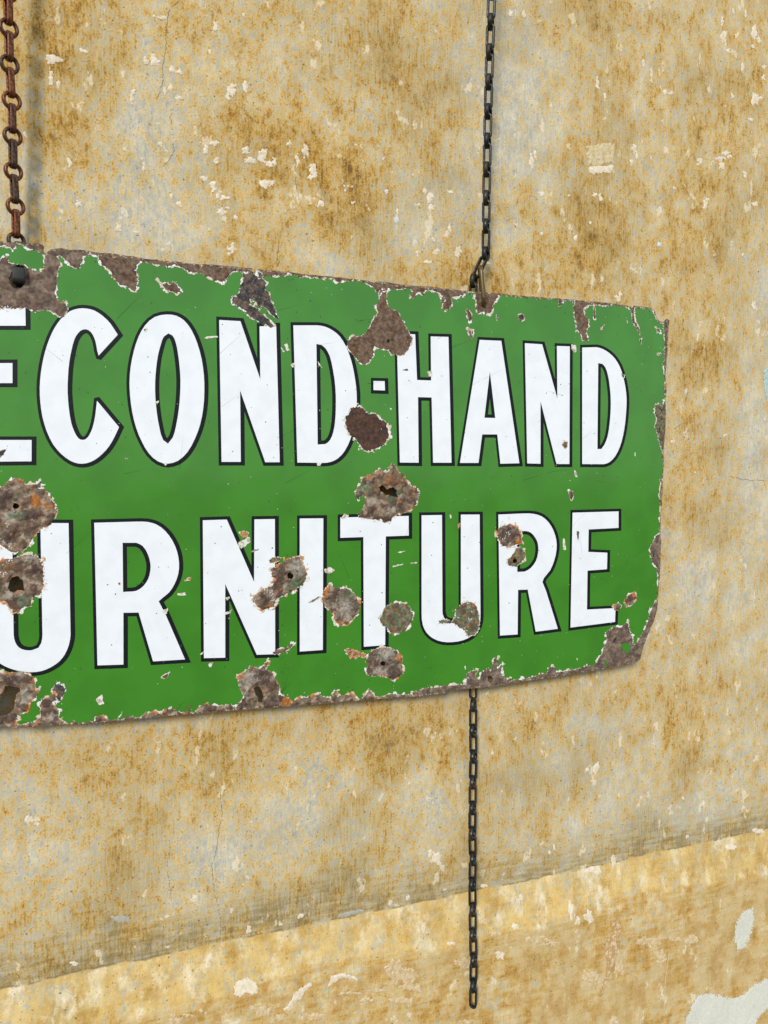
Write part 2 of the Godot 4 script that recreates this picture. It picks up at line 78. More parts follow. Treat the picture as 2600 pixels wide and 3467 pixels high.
["brown", 2, "at", [150.3,554.9,161.2,551.9,161.3,542.1,158.1,536.9,154.4,544.1]],
["brown", 1, "at", [201.4,579.4,205.0,576.0,202.9,568.4,200.0,571.9]],
["white", 0, "at", [338.8,540.2,346.4,539.4,348.8,529.1,344.2,527.0,339.5,532.5]],
["brown", 2, "at", [326.6,381.9,334.3,381.3,333.5,371.5,328.9,369.6,323.1,375.3]],
["white", 0, "at", [346.6,336.5,352.0,330.7,353.6,323.3,349.0,323.3]],
["brown", 2, "at", [336.4,300.3,344.7,300.2,347.0,290.9,342.5,283.8,338.4,291.0]],
["brown", 2, "at", [505.2,577.7,512.6,577.1,517.4,569.3,509.4,570.7]],
["brown", 1, "at", [437.3,497.4,444.4,495.6,442.9,490.2,437.7,492.1]],
["brown", 1, "at", [239.7,581.0,245.5,583.4,251.3,580.0,251.4,573.5,245.0,570.5,240.4,573.5]],
["white", 0, "at", [466.1,365.0,469.4,365.1,468.8,358.8,466.8,359.6]],
["brown", 1, "at", [509.6,535.4,518.6,535.0,517.0,531.7,510.3,532.4]],
["white", 0, "at", [393.6,571.1,399.2,573.3,398.7,567.0,394.6,566.7]],
["white", 0, "at", [445.0,591.8,448.7,584.1,446.8,580.8]],
["white", 0, "at", [397.5,577.4,404.8,577.1,401.7,574.3]],
["white", 0, "at", [337.7,317.5,340.1,318.8,339.6,314.3]],
["lumpy", 4, "at", [-157.0,192.0,-147.7,193.9,-138.4,202.8,-126.6,207.1,-114.8,209.0,-108.9,204.0,-110.2,197.1,-104.3,187.4,-104.3,175.6,-110.3,166.5,-119.9,159.9,-134.0,153.6,-145.8,149.6,-150.4,145.2,-152.8,136.0,-169.0,132.4,-178.1,137.6,-183.7,147.1,-182.5,154.0,-168.8,163.6,-154.9,167.6,-151.4,175.5,-155.9,182.7]],
["lumpy", 3, "at", [-80.4,152.6,-71.8,161.0,-68.2,163.9,-62.1,159.3,-44.8,158.9,-34.9,151.9,-27.4,143.0,-23.7,130.7,-26.2,118.7,-35.0,109.6,-42.5,102.8,-54.9,102.5,-63.5,109.1,-64.7,121.1,-74.4,128.9,-81.7,141.3]],
["green", 2, "at", [10.6,116.4,18.3,128.2,33.8,132.7,46.9,130.2,57.4,123.4,62.8,110.6,57.5,96.0,49.6,86.6,33.9,82.7,24.8,85.9,19.6,93.6,10.6,99.2,7.5,106.8]],
["lumpy", 3, "at", [-15.0,44.7,-11.2,54.2,-4.8,61.0,8.0,64.9,20.9,63.9,36.5,57.7,44.4,47.1,45.7,32.0,45.8,19.5,36.6,15.3,28.7,11.1,18.3,18.3,2.9,20.9,-12.5,23.6,-15.0,32.4,-11.2,39.4]],
["orange", 1, "at", [-50.6,65.9,-37.6,67.3,-22.5,60.5,-9.9,54.1,-12.4,49.4,-23.8,52.8,-37.6,49.5,-43.9,59.3]],
["orange", 1, "at", [-201.9,246.2,-195.2,247.9,-188.0,244.7,-189.7,238.6,-197.5,238.2]],
["white", 0, "at", [-203.2,231.5,-193.1,235.8,-186.7,240.2,-186.3,232.2,-194.3,224.4,-201.0,223.0]],
["brown", 2, "at", [-155.7,69.6,-151.0,73.9,-134.6,76.2,-127.5,81.5,-123.9,80.1,-129.9,73.4,-144.0,67.5,-153.4,66.6]],
["white", 0, "at", [-78.5,187.5,-70.5,191.2,-62.0,186.8,-69.3,180.7,-76.6,182.6]],
["green", 1, "at", [-159.7,204.8,-152.3,209.2,-141.8,207.6,-145.4,202.0,-158.1,199.4]],
["white", 0, "at", [-75.5,161.2,-71.8,167.0,-65.0,166.1,-65.7,161.4,-73.1,157.5]],
["orange", 0, "at", [135.8,248.9,140.5,252.6,142.7,247.5,137.8,242.6]],
["white", 0, "at", [-53.1,262.6,-47.0,268.9,-40.1,267.1,-42.1,263.6,-49.5,261.4]],
["white", 0, "at", [122.6,264.2,125.4,264.9,125.7,259.9,123.5,259.2]],
["white", 0, "at", [-185.3,218.4,-175.1,221.3,-178.5,217.7,-184.2,216.5]],
["white", 0, "at", [28.1,188.5,45.5,191.0,44.7,189.1,28.6,186.8]],
["white", 0, "at", [57.3,191.8,69.2,193.0,68.4,191.1,57.8,190.3]],
["white", 0, "at", [34.3,209.4,48.9,210.6,40.3,207.0]],
["green", 1, "at", [-102.9,140.1,-88.9,147.6,-82.1,148.4,-91.3,141.8,-99.8,138.8]],
["white", 0, "at", [-246.1,62.2,-238.4,63.8,-242.9,56.2,-245.7,56.4]],
["white", 0, "at", [-225.4,131.3,-213.1,136.2,-214.3,131.7,-222.1,130.0]],
["white", 0, "at", [149.7,22.9,151.7,18.8,150.9,15.0]],
["white", 0, "at", [153.1,8.4,158.8,9.1,158.8,0.1,155.4,3.0]],
["brown", 2, "at", [-307.6,591.2,-302.6,582.4,-305.0,586.4]],
["brown", 2, "at", [-301.6,581.8,-294.3,585.6,-290.2,582.8,-286.0,587.4,-279.9,582.6,-274.8,574.5,-280.0,570.8,-290.4,573.2,-296.6,574.4]],
["dark", 1, "at", [-505.6,353.4,-500.1,357.1,-491.8,360.1,-496.6,351.5,-500.3,347.8]],
["white", 0, "at", [-247.0,514.3,-240.6,516.7,-228.7,518.1,-227.6,516.6,-242.7,513.5]],
["white", 0, "at", [-312.2,426.1,-305.6,426.7,-309.2,421.9]],
["white", 0, "at", [-258.2,556.0,-256.3,554.9,-257.6,553.3]],
["white", 0, "at", [-303.2,342.4,-297.0,340.9,-300.1,339.0]],
["dark", 1, "at", [-325.0,520.7,-320.9,523.1,-323.0,517.3]],
["brown", 1, "at", [-351.2,349.6,-347.1,349.7,-347.6,347.7,-350.8,347.5]],
["white", 0, "at", [-136.1,512.0,-131.5,513.9,-127.4,504.2,-131.1,502.6]],
["white", 0, "at", [-140.0,507.7,-133.4,500.9,-137.3,501.3]],
["white", 0, "at", [-126.6,484.3,-121.3,486.8,-119.7,481.2,-123.6,479.4]],
["white", 0, "at", [-87.7,492.6,-79.6,481.5,-84.8,484.5]],
["white", 0, "at", [-89.1,344.4,-81.7,344.4,-83.1,339.5,-87.9,339.5]],
["white", 0, "at", [83.6,483.9,90.8,485.9,94.0,475.9,86.8,477.5]],
["white", 0, "at", [23.4,427.4,27.2,425.6,24.9,422.7]],
["dark", 0, "at", [43.3,484.4,51.5,487.2,54.1,483.7,47.7,483.9]],
["dark", 0, "at", [52.8,471.6,58.0,465.9,54.7,467.4]],
["brown", 1, "at", [147.2,582.7,152.1,584.3,159.0,575.0,157.7,562.6,152.8,567.2]],
["brown", 1, "at", [148.2,554.6,157.8,550.3,159.3,538.1,155.2,537.8]],
["white", 0, "at", [-286.3,163.4,-276.3,164.0,-275.2,160.6,-279.5,159.5,-284.8,160.5]],
["orange", 1, "at", [-278.1,181.8,-267.4,184.8,-269.6,180.9,-276.7,179.9]],
["white", 0, "at", [-307.8,139.8,-298.4,144.6,-302.2,133.9,-305.3,135.2]],
["white", 0, "at", [-224.8,131.2,-212.8,136.0,-218.9,129.7]],
["white", 0, "at", [-222.4,154.3,-214.8,154.4,-219.8,149.2]],
["brown", 1, "at", [-309.2,48.6,-298.7,55.3,-300.3,48.2,-305.6,44.9]],
["white", 0, "at", [-393.6,26.4,-384.7,32.4,-385.2,24.4,-383.9,18.8,-389.4,17.8,-392.7,23.0]],
["white", 0, "at", [-367.0,-3.3,-358.8,8.9,-363.1,-1.5]],
["white", 0, "at", [-245.5,59.1,-238.0,64.6,-242.9,56.2]],
["white", 0, "at", [-259.5,75.1,-252.1,79.5,-254.3,74.7]],
["brown", 0, "at", [-279.7,-7.6,-273.1,4.9,-270.9,4.6,-275.4,-8.5]],
["white", 0, "at", [-404.8,-5.1,-398.7,-2.5,-397.8,-4.8,-402.8,-6.5]],
["orange", 0, "at", [-362.6,181.7,-360.6,182.2,-360.2,178.7,-362.3,178.4]],
["brown", 0, "at", [-186.5,218.9,-174.0,221.4,-175.2,219.2,-184.3,217.2]],
["green", 2, "at", [132.3,113.8,142.0,122.1,153.1,127.8,167.1,123.2,172.8,111.3,175.8,95.6,175.9,82.7,168.9,72.9,156.2,70.0,149.2,79.4,136.6,89.3,128.3,94.2,120.1,93.0,106.4,94.6,104.2,99.1,114.6,100.9,128.3,97.5,133.8,104.8]],
["lumpy", 4, "at", [205.3,237.9,211.5,244.7,228.8,248.1,243.4,241.3,249.5,226.9,251.0,216.4,237.9,212.9,229.2,209.3,214.7,213.7,206.9,222.9]],
["green", 3, "at", [239.4,209.0,249.6,211.3,258.6,197.9,255.8,188.8,247.0,182.7,239.7,177.2,226.6,180.9,223.6,191.4,232.3,196.2]],
["lumpy", 2, "at", [427.4,103.8,437.0,108.8,445.3,102.8,442.2,95.5,430.8,95.3]],
["lumpy", 2, "at", [450.8,110.8,459.8,121.4,472.9,125.7,477.1,116.2,469.4,103.6,455.3,99.9]],
["orange", 0, "at", [465.6,125.2,474.6,125.6,477.1,116.2,471.6,112.4,468.1,119.5]],
["white", 0, "at", [326.9,219.4,330.5,222.5,333.9,201.9,328.4,203.4]],
["dark", 0, "at", [352.6,234.2,358.9,231.9,356.9,215.3]],
["white", 0, "at", [224.4,259.8,227.2,261.1,229.3,255.9,225.3,253.4]],
["white", 0, "at", [149.6,22.9,151.5,24.0,152.4,16.2]],
["white", 0, "at", [357.0,18.3,359.2,19.5,358.7,14.1]],
["enamel", 0, "at", [445.1,34.6,453.2,38.2,464.9,33.1,463.5,23.4,457.0,18.9,449.2,24.5]],
["enamel", 0, "at", [411.3,9.6,416.9,7.7,415.8,-1.9,412.5,1.2]]]
const TINTS := [
["orange", 21.6, 319.8, 6.8, 4.9],
["orange", 21.1, 327.5, 2.6, 2.0],
["orange", -8.0, 322.7, 5.9, 2.0],
["orange", -1.3, 296.3, 3.4, 2.0],
["brown", 29.3, 317.8, 20.7, 9.8],
["brown", 3.7, 307.4, 9.3, 7.3],
["green", -19.7, 307.6, 11.7, 9.7],
["green", 40.5, 299.9, 6.1, 4.9],
["green", 25.8, 289.6, 9.5, 4.2],
["green", 50.0, 322.6, 5.2, 4.9],
["grey", -4.7, 288.3, 10.1, 5.7],
["grey", 25.9, 273.4, 10.3, 5.8],
["dark", -8.1, 271.5, 7.6, 6.6],
["dark", 17.3, 262.2, 11.1, 5.1],
["dark", 40.5, 279.6, 7.8, 9.1],
["dark", 57.9, 285.9, 7.0, 5.0],
["orange", -460.1, 292.7, 6.4, 9.4],
["orange", -447.1, 285.2, 5.6, 4.3],
["orange", -477.2, 319.6, 3.3, 3.3],
["dark", -496.0, 300.2, 10.7, 12.4],
["dark", -469.1, 269.0, 11.0, 10.6],
["grey", -491.1, 275.6, 10.9, 8.4],
["green", -481.9, 274.4, 9.2, 4.7],
["dark", -491.7, 248.9, 12.7, 10.7],
["dark", -461.2, 204.3, 9.2, 13.0],
["grey", -466.5, 219.1, 9.3, 5.6],
["green", -477.1, 165.4, 9.2, 8.9],
["brown", -496.4, 209.9, 10.9, 8.7],
["grey", -493.6, 172.5, 9.1, 6.7],
["orange", -467.8, 61.3, 4.3, 5.8],
["orange", -463.3, 44.5, 3.9, 3.9],
["orange", -472.0, 31.0, 3.5, 3.3],
["orange", -475.7, 21.5, 3.9, 2.9],
["orange", -483.6, 3.6, 5.2, 2.8],
["grey", -483.8, 68.7, 6.9, 5.6],
["dark", -494.4, 62.8, 15.5, 7.4],
["grey", -479.2, 40.7, 7.7, 9.7],
["dark", -499.9, 12.3, 15.5, 6.7],
["dark", -453.9, 28.2, 6.1, 7.6],
["grey", -448.0, 8.5, 5.3, 6.6],
["dark", -150.2, 177.8, 13.9, 14.7],
["grey", -119.7, 192.8, 14.1, 14.7],
["green", -119.8, 167.0, 14.2, 11.3],
["dark", -164.3, 148.3, 9.2, 9.8],
["orange", -155.2, 136.2, 6.9, 6.3],
["orange", -180.2, 158.5, 6.8, 5.0],
["dark", -62.1, 145.0, 17.2, 15.4],
["grey", -44.9, 129.5, 19.9, 18.2],
["green", -37.4, 150.8, 12.5, 10.4],
["dark", -30.0, 131.1, 10.0, 10.3],
["orange", -78.0, 151.8, 6.1, 6.3],
["orange", -57.4, 105.0, 7.4, 4.4],
["dark", 36.5, 92.5, 18.4, 11.3],
["dark", 2.9, 53.0, 15.5, 13.7],
["grey", 18.3, 51.7, 18.2, 11.5],
["dark", 28.7, 28.5, 15.7, 16.4],
["dark", -7.4, 34.2, 10.2, 13.3],
["grey", 8.0, 25.4, 12.9, 8.6],
["orange", 41.8, 47.3, 5.3, 7.9],
["dark", -172.2, 37.1, 13.8, 15.4],
["grey", -192.8, 34.3, 13.6, 15.3],
["orange", -202.9, 42.2, 6.7, 7.6],
["dark", -151.6, -2.6, 21.1, 14.1],
["orange", -135.2, -4.3, 9.4, 8.1],
["dark", -197.7, -0.1, 13.6, 10.8],
["dark", 226.1, 230.1, 17.6, 13.5],
["orange", 245.2, 217.9, 7.4, 4.9],
["orange", 255.7, 196.7, 5.4, 6.0],
["orange", 157.4, 112.2, 11.3, 8.4],
["orange", 469.7, 120.8, 10.2, 8.9],
["dark", 461.5, 115.7, 8.5, 8.8]]
# the wall: outlines in millimetres from the point of the wall straight below the top of the picture's middle
const FLAKES := [
["cream", [-109.3,547.9,-102.3,549.8,-94.0,549.3,-89.4,545.1,-91.4,541.8,-98.4,541.1,-102.6,538.0,-108.1,537.9]],
["cream", [-70.0,562.6,-65.7,565.5,-59.2,562.6,-61.0,559.3,-68.6,559.0]],
["cream", [105.8,633.2,110.0,633.1,111.1,624.9,107.3,620.1,103.5,625.6]],
["cream", [-139.4,447.6,-136.7,447.1,-133.0,441.2,-134.2,437.5,-137.9,442.0]],
["cream", [166.2,424.5,176.9,427.5,191.0,427.0,186.9,420.6,180.1,418.1,176.7,412.1,171.8,416.0,166.8,418.7]],
["cream", [31.5,566.3,30.6,561.7,27.8,559.2,25.2,558.8,23.4,560.1,21.0,559.8,19.8,562.5,21.4,565.7,22.2,567.9,22.2,574.6,25.6,573.8,27.3,570.6,29.4,569.4]],
["cream", [52.7,559.4,51.8,556.5,50.1,554.2,47.7,554.4,45.9,554.0,44.0,554.5,44.9,557.3,43.5,558.8,45.0,560.4,45.7,563.5,47.7,561.4,49.9,563.0,51.8,561.9]],
["cream", [61.1,556.2,62.9,554.5,60.7,552.6,57.5,553.5,55.0,551.5,54.8,553.7,52.3,553.8,52.5,555.5,54.3,556.7,55.6,557.9,57.9,559.8,59.6,558.3,60.4,557.2]],
["cream", [24.3,569.6,23.6,567.8,23.3,565.5,22.0,566.1,21.1,565.9,19.8,565.6,19.7,567.8,19.7,569.7,20.5,570.9,21.4,571.3,22.2,574.3,22.7,571.5,24.3,571.9]],
["cream", [40.6,527.8,41.3,524.5,39.6,523.5,38.7,520.1,37.4,521.9,36.9,524.3,35.5,525.4,35.7,528.5,36.3,531.3,37.6,532.4,38.7,531.9,40.0,532.8,39.9,529.5]],
["cream", [48.6,532.3,48.1,529.6,46.8,528.3,45.8,525.7,44.7,528.1,43.5,528.4,42.1,529.7,43.0,532.4,43.1,535.2,44.5,536.7,46.0,538.6,47.7,537.9,48.4,535.0]],
["cream", [60.9,521.9,58.5,520.2,58.5,517.8,56.6,516.3,54.7,517.5,53.0,517.9,52.3,519.6,50.9,521.6,53.6,523.0,54.8,524.3,56.3,523.6,58.1,524.5,59.9,523.8]],
["cream", [-1.5,510.0,-2.0,505.7,-3.9,504.7,-4.8,500.0,-5.9,504.4,-7.7,503.3,-7.0,507.9,-7.5,510.5,-6.4,512.2,-6.2,517.4,-4.6,518.1,-3.9,513.7,-2.6,513.1]],
["cream", [-0.3,519.4,-0.1,517.6,-1.0,516.0,-2.7,516.3,-4.4,514.1,-4.9,516.5,-5.9,517.6,-4.9,519.2,-4.3,520.3,-3.7,521.5,-2.5,522.4,-0.4,523.6,0.9,521.9]],
["cream", [135.1,545.5,134.2,542.0,132.8,538.2,129.6,535.1,126.7,538.0,122.8,537.3,123.0,541.8,122.1,545.2,123.2,549.3,126.6,551.0,129.7,553.1,133.0,552.2,132.3,547.1]],
["cream", [135.5,550.3,135.5,549.2,134.9,548.0,133.9,547.4,133.0,547.8,131.9,547.9,130.6,548.6,130.0,550.5,131.8,551.7,132.8,552.7,134.0,553.3,135.6,553.6,136.8,552.5]],
["cream", [153.0,553.3,151.1,549.4,150.5,544.7,148.6,545.1,146.6,542.1,146.2,547.6,143.9,549.1,144.9,554.0,145.3,558.7,147.1,560.6,148.7,560.0,150.4,560.0,150.4,555.5]],
["cream", [126.1,534.4,127.0,532.4,125.7,530.6,124.3,528.4,123.0,531.2,121.1,530.4,120.5,532.4,120.2,534.6,120.8,537.1,122.6,538.2,124.3,538.9,125.8,538.1,127.2,536.9]],
["cream", [95.4,459.7,95.8,456.2,94.8,452.7,92.9,453.7,90.8,449.5,89.5,453.0,88.1,456.2,89.9,460.4,90.3,463.7,91.7,464.8,93.0,464.1,93.9,463.3,95.1,462.4]],
["cream", [112.0,468.5,108.0,466.5,107.9,464.1,104.4,464.2,102.3,464.6,100.2,464.7,96.9,465.2,97.7,467.4,99.0,469.3,101.7,470.6,104.5,470.7,107.5,471.1,111.3,470.9]],
["cream", [109.9,445.9,111.0,442.5,108.6,441.5,107.1,440.7,105.5,440.1,104.7,442.3,101.5,442.7,103.3,446.3,104.6,448.2,106.0,448.9,107.2,449.6,108.6,449.7,110.2,448.6]],
["cream", [152.5,464.8,153.1,461.5,150.9,458.9,147.8,459.9,145.6,458.5,142.7,458.8,144.3,462.7,141.6,464.8,144.2,466.8,145.4,469.7,148.0,468.6,150.4,469.2,151.7,467.1]],
["cream", [161.7,453.1,165.0,451.3,161.8,448.9,156.5,448.4,152.6,448.4,146.5,447.4,147.7,450.3,144.4,451.9,149.3,453.9,152.7,455.3,156.5,456.0,158.9,454.9,162.1,454.7]],
["cream", [175.7,458.3,174.3,455.6,174.3,451.2,171.2,449.9,168.9,452.6,166.8,453.1,162.0,453.8,165.9,458.4,166.1,461.9,167.4,467.5,171.1,463.4,174.0,464.4,177.7,463.3]],
["cream", [186.6,451.7,186.3,450.4,187.6,447.3,183.1,446.5,180.0,447.7,176.7,447.7,176.4,449.5,172.9,451.1,174.8,453.7,180.4,453.4,183.0,455.4,185.2,454.1,188.1,453.7]],
["cream", [178.9,466.9,178.2,464.3,175.7,463.5,174.3,462.2,172.4,461.9,171.0,463.0,169.2,464.3,168.9,466.9,171.2,468.5,172.5,470.2,174.2,469.4,176.0,470.0,178.9,469.9]],
["cream", [191.9,454.1,191.6,451.5,190.7,449.2,189.2,448.2,187.5,447.3,187.0,450.5,186.3,452.2,185.0,454.8,186.6,456.9,187.4,460.2,189.1,457.5,191.0,459.3,191.5,456.4]],
["cream", [215.3,483.7,216.0,481.7,212.8,481.3,211.6,479.6,209.8,480.2,208.2,480.6,205.9,481.3,207.2,483.3,207.2,485.4,210.1,485.0,211.8,488.1,214.4,487.5,215.4,485.6]],
["cream", [225.7,462.1,226.6,457.6,224.5,456.3,223.2,453.8,222.0,456.2,221.0,457.5,220.2,459.8,220.2,462.9,219.4,468.7,221.9,468.2,223.5,472.9,224.2,466.4,225.1,464.7]],
["cream", [238.3,477.1,240.9,472.0,238.5,468.0,235.4,471.2,232.6,465.1,232.1,471.6,231.1,474.4,229.9,478.2,232.2,480.8,232.7,487.8,235.6,484.7,238.1,484.9,239.7,481.7]],
["cream", [251.8,452.4,253.0,446.9,251.5,440.7,247.7,441.0,245.7,445.1,241.8,442.7,240.9,448.2,241.6,453.4,242.4,458.7,245.5,459.3,247.7,460.4,250.4,460.7,250.4,455.4]],
["cream", [248.2,440.2,246.4,438.7,245.5,437.5,244.2,435.0,241.8,435.8,240.9,437.3,238.6,438.0,237.6,440.0,239.2,442.2,241.6,443.5,244.0,442.8,246.2,443.1,247.7,441.9]],
["cream", [104.7,410.0,106.2,405.6,104.1,402.7,102.0,400.9,99.5,399.8,99.2,405.4,98.1,407.5,95.4,411.6,98.7,414.0,100.3,416.0,102.0,415.4,103.9,416.0,105.9,414.3]],
["cream", [111.7,398.1,112.0,395.4,111.0,393.3,109.7,392.8,107.8,389.6,105.8,391.1,104.9,395.0,106.2,399.0,107.7,400.6,108.4,403.4,109.9,404.8,111.3,403.2,113.1,402.0]],
["cream", [125.7,395.0,125.5,393.2,121.3,392.1,118.1,391.7,114.1,390.0,110.6,390.6,112.6,392.9,112.2,393.8,111.6,395.4,114.4,397.0,118.6,398.0,119.9,395.8,122.1,395.6]],
["cream", [58.7,378.8,58.6,376.6,57.8,374.1,55.9,373.7,54.3,373.9,53.5,375.8,51.9,376.7,52.1,379.1,52.2,382.1,54.7,381.5,55.9,381.6,57.3,381.9,58.1,380.5]],
["cream", [47.0,387.4,46.3,386.2,46.3,384.1,45.1,383.0,44.3,385.2,42.6,383.9,43.4,386.4,43.0,387.6,43.2,389.2,44.2,390.1,45.1,389.8,46.4,390.7,47.4,389.5]],
["cream", [9.3,433.3,9.0,432.7,8.8,431.8,7.8,431.9,6.5,430.8,5.5,431.4,4.9,432.2,5.6,433.2,5.6,434.1,6.9,434.4,7.9,434.7,8.5,434.1,8.8,433.7]],
["cream", [34.3,457.1,32.8,455.6,33.1,453.1,31.0,453.1,29.3,453.0,27.3,453.1,27.9,455.4,28.6,456.7,28.7,458.0,29.5,459.4,30.9,459.0,32.2,459.0,34.1,458.9]],
["cream", [119.8,374.9,118.9,372.9,116.8,371.5,114.7,369.6,110.8,367.8,110.4,371.5,106.1,371.9,106.5,374.7,108.9,376.9,111.7,378.4,114.8,379.0,116.5,377.2,120.0,377.2]],
["cream", [126.1,380.5,125.1,379.1,123.7,378.3,122.4,377.8,120.8,377.1,120.8,378.9,119.9,379.3,118.3,380.3,119.7,381.4,120.8,382.6,122.5,382.4,123.2,381.4,124.8,381.4]],
["cream", [132.8,322.8,129.9,321.2,129.6,319.2,127.2,316.8,125.0,319.5,123.5,320.1,122.4,321.1,119.9,322.6,120.7,325.1,124.9,324.8,127.3,327.4,129.0,325.1,131.7,324.7]],
["cream", [131.9,328.6,130.5,326.9,130.3,324.6,129.3,322.3,128.2,324.3,126.8,324.2,126.8,327.0,126.0,329.5,127.4,331.0,128.0,333.7,129.2,331.4,130.2,331.8,130.6,330.0]],
["cream", [124.6,315.5,124.3,314.4,123.0,313.8,121.8,313.0,119.9,312.5,118.6,313.3,118.7,314.5,117.4,315.4,118.4,316.7,120.3,317.1,121.8,317.5,122.9,316.8,125.3,316.9]],
["cream", [136.5,368.7,136.0,367.5,136.0,365.5,133.7,366.0,132.4,366.2,131.0,366.4,129.9,367.3,129.6,368.7,131.0,369.9,132.0,371.3,133.7,370.2,136.1,371.9,136.4,370.1]],
["cream", [42.0,626.6,41.3,625.3,39.0,624.2,37.1,622.2,34.1,622.6,33.1,623.6,31.1,623.9,30.5,625.0,32.3,626.3,34.8,627.0,37.2,629.2,38.7,627.6,42.5,628.2]],
["cream", [28.2,625.4,28.1,624.3,27.4,623.2,25.9,623.5,24.7,622.6,23.7,623.1,23.2,623.9,24.1,624.9,24.4,625.5,24.8,626.7,26.0,627.0,27.1,626.7,27.4,625.9]],
["cream", [93.0,418.0,93.5,416.3,92.2,414.4,89.6,413.5,87.9,415.4,85.9,415.1,84.6,416.1,83.5,417.8,85.4,419.4,87.0,421.2,89.6,421.5,90.7,419.6,94.5,420.4]],
["cream", [11.8,422.8,11.5,419.7,10.1,418.5,9.2,414.5,7.5,414.3,7.1,418.6,6.3,420.6,7.2,423.1,6.6,427.0,8.0,428.6,9.3,427.3,11.0,429.0,11.5,425.7]],
["cream", [-80.9,416.1,-81.6,411.3,-83.4,411.2,-84.2,409.2,-85.6,405.8,-85.6,412.0,-86.1,414.0,-87.5,417.7,-86.5,422.0,-84.9,421.7,-83.9,422.7,-83.3,420.0,-82.6,418.5]],
["cream", [-71.2,363.1,-69.7,361.3,-71.2,359.6,-73.7,360.0,-76.2,358.0,-77.5,359.8,-78.9,361.1,-79.1,363.1,-76.7,364.3,-76.0,366.9,-73.4,366.3,-71.3,366.2,-71.1,364.3]],
["cream", [-101.9,522.8,-101.9,518.1,-102.5,512.5,-104.2,512.3,-105.7,511.8,-107.2,513.5,-107.1,519.6,-106.1,523.7,-106.5,529.4,-105.5,535.5,-103.9,529.2,-102.5,531.2,-101.2,528.5]],
["cream", [-93.7,512.4,-94.7,510.2,-94.9,506.9,-96.1,507.8,-96.9,507.9,-98.0,508.0,-98.1,510.6,-98.6,513.1,-98.6,517.3,-96.8,516.6,-95.6,520.9,-94.9,516.9,-93.3,516.3]],
["cream", [-20.9,338.3,-20.7,335.2,-22.3,332.3,-24.7,330.9,-26.4,333.9,-29.5,332.5,-28.2,336.5,-30.1,338.8,-27.3,340.0,-26.4,342.1,-24.8,341.8,-22.5,343.1,-22.0,340.4]],
["cream", [2.4,334.6,1.1,333.5,0.4,332.3,-1.0,330.6,-3.0,331.2,-4.4,332.1,-5.9,333.0,-6.6,334.6,-4.0,335.6,-2.4,335.9,-1.1,336.5,0.1,336.1,1.6,335.8]],
["cream", [262.6,403.5,262.1,400.4,259.1,399.9,257.7,398.9,255.9,398.1,253.1,397.8,253.1,401.0,252.9,403.6,254.6,405.5,255.7,407.9,257.9,408.8,259.6,407.0,261.6,406.1]],
["cream", [101.4,591.7,100.6,590.1,100.1,588.7,99.2,588.8,98.4,588.5,98.0,589.6,97.7,590.4,97.7,591.5,97.1,593.8,98.2,594.8,99.3,594.8,100.5,594.9,100.4,592.6]],
["cream", [148.1,652.8,148.2,651.7,147.7,650.3,146.3,650.1,145.4,650.7,144.9,651.1,144.6,651.7,143.3,652.4,143.8,653.8,145.5,653.8,146.4,655.2,146.9,653.7,148.7,654.2]],
["cream", [18.0,565.4,17.0,562.5,16.0,560.1,14.5,560.0,12.6,556.9,12.2,561.0,11.7,563.0,10.5,565.8,11.8,568.5,13.2,570.2,14.8,571.1,15.6,568.4,16.3,567.0]],
["patch", [715.3,553.4,738.4,560.0,761.9,565.1,773.8,563.6,772.1,547.1,769.5,538.5,771.3,530.6,762.5,531.0,743.0,523.5,721.6,522.2,718.8,531.4,714.8,538.9]],
["cream", [719.8,518.7,739.1,524.6,754.8,525.1,769.7,529.8,769.9,521.3,762.9,513.8,747.1,514.3,731.6,509.0,723.0,511.0]],
["cream", [1078.2,808.9,1075.8,801.7,1073.0,796.7,1069.4,794.3,1066.3,797.4,1064.2,800.1,1060.5,802.3,1063.5,807.9,1064.4,811.4,1065.4,816.6,1068.5,820.2,1073.1,821.6,1074.1,813.7]],
["cream", [1084.8,796.3,1087.0,792.8,1082.8,791.6,1080.8,789.5,1078.1,789.3,1077.2,792.2,1076.1,793.6,1076.4,795.6,1074.4,799.4,1077.9,800.3,1080.5,802.6,1082.9,800.9,1084.9,799.2]],
["cream", [1048.5,739.4,1047.1,735.9,1045.7,734.6,1045.0,730.4,1043.7,734.1,1042.0,733.2,1041.5,736.5,1041.3,739.8,1041.3,743.9,1042.6,747.1,1044.5,748.7,1046.3,746.4,1047.8,743.6]],
["cream", [1019.3,764.3,1015.9,761.8,1014.0,760.2,1011.3,760.1,1008.6,758.4,1007.6,760.2,1005.9,761.0,1004.9,762.5,1006.2,764.5,1007.8,767.0,1011.3,766.9,1014.8,767.5,1014.2,764.6]],
["cream", [1005.4,786.2,1005.0,781.0,1001.0,780.7,999.7,777.1,997.0,775.1,996.0,780.0,992.3,781.0,991.4,786.5,993.6,791.3,996.4,793.9,999.4,796.2,1002.8,795.8,1005.4,792.0]],
["cream", [1018.7,583.9,1020.0,581.8,1013.8,580.7,1011.5,577.1,1007.3,579.6,1003.2,579.3,999.0,580.0,1001.6,582.3,1002.2,584.3,1006.2,585.7,1010.9,587.7,1015.5,587.1,1021.2,586.8]],
["cream", [1011.0,574.2,1010.5,572.0,1002.8,571.1,1000.4,568.4,993.7,567.1,992.8,569.8,985.6,569.5,985.5,571.6,993.0,573.3,994.3,575.6,999.8,575.7,1004.4,576.0,1012.4,576.8]],
["cream", [1010.3,561.9,1009.2,558.9,1008.3,555.3,1004.4,555.4,1002.1,556.6,997.2,554.4,999.0,559.3,995.4,561.8,996.8,565.7,1001.2,566.3,1004.0,565.4,1006.9,566.4,1009.4,564.8]],
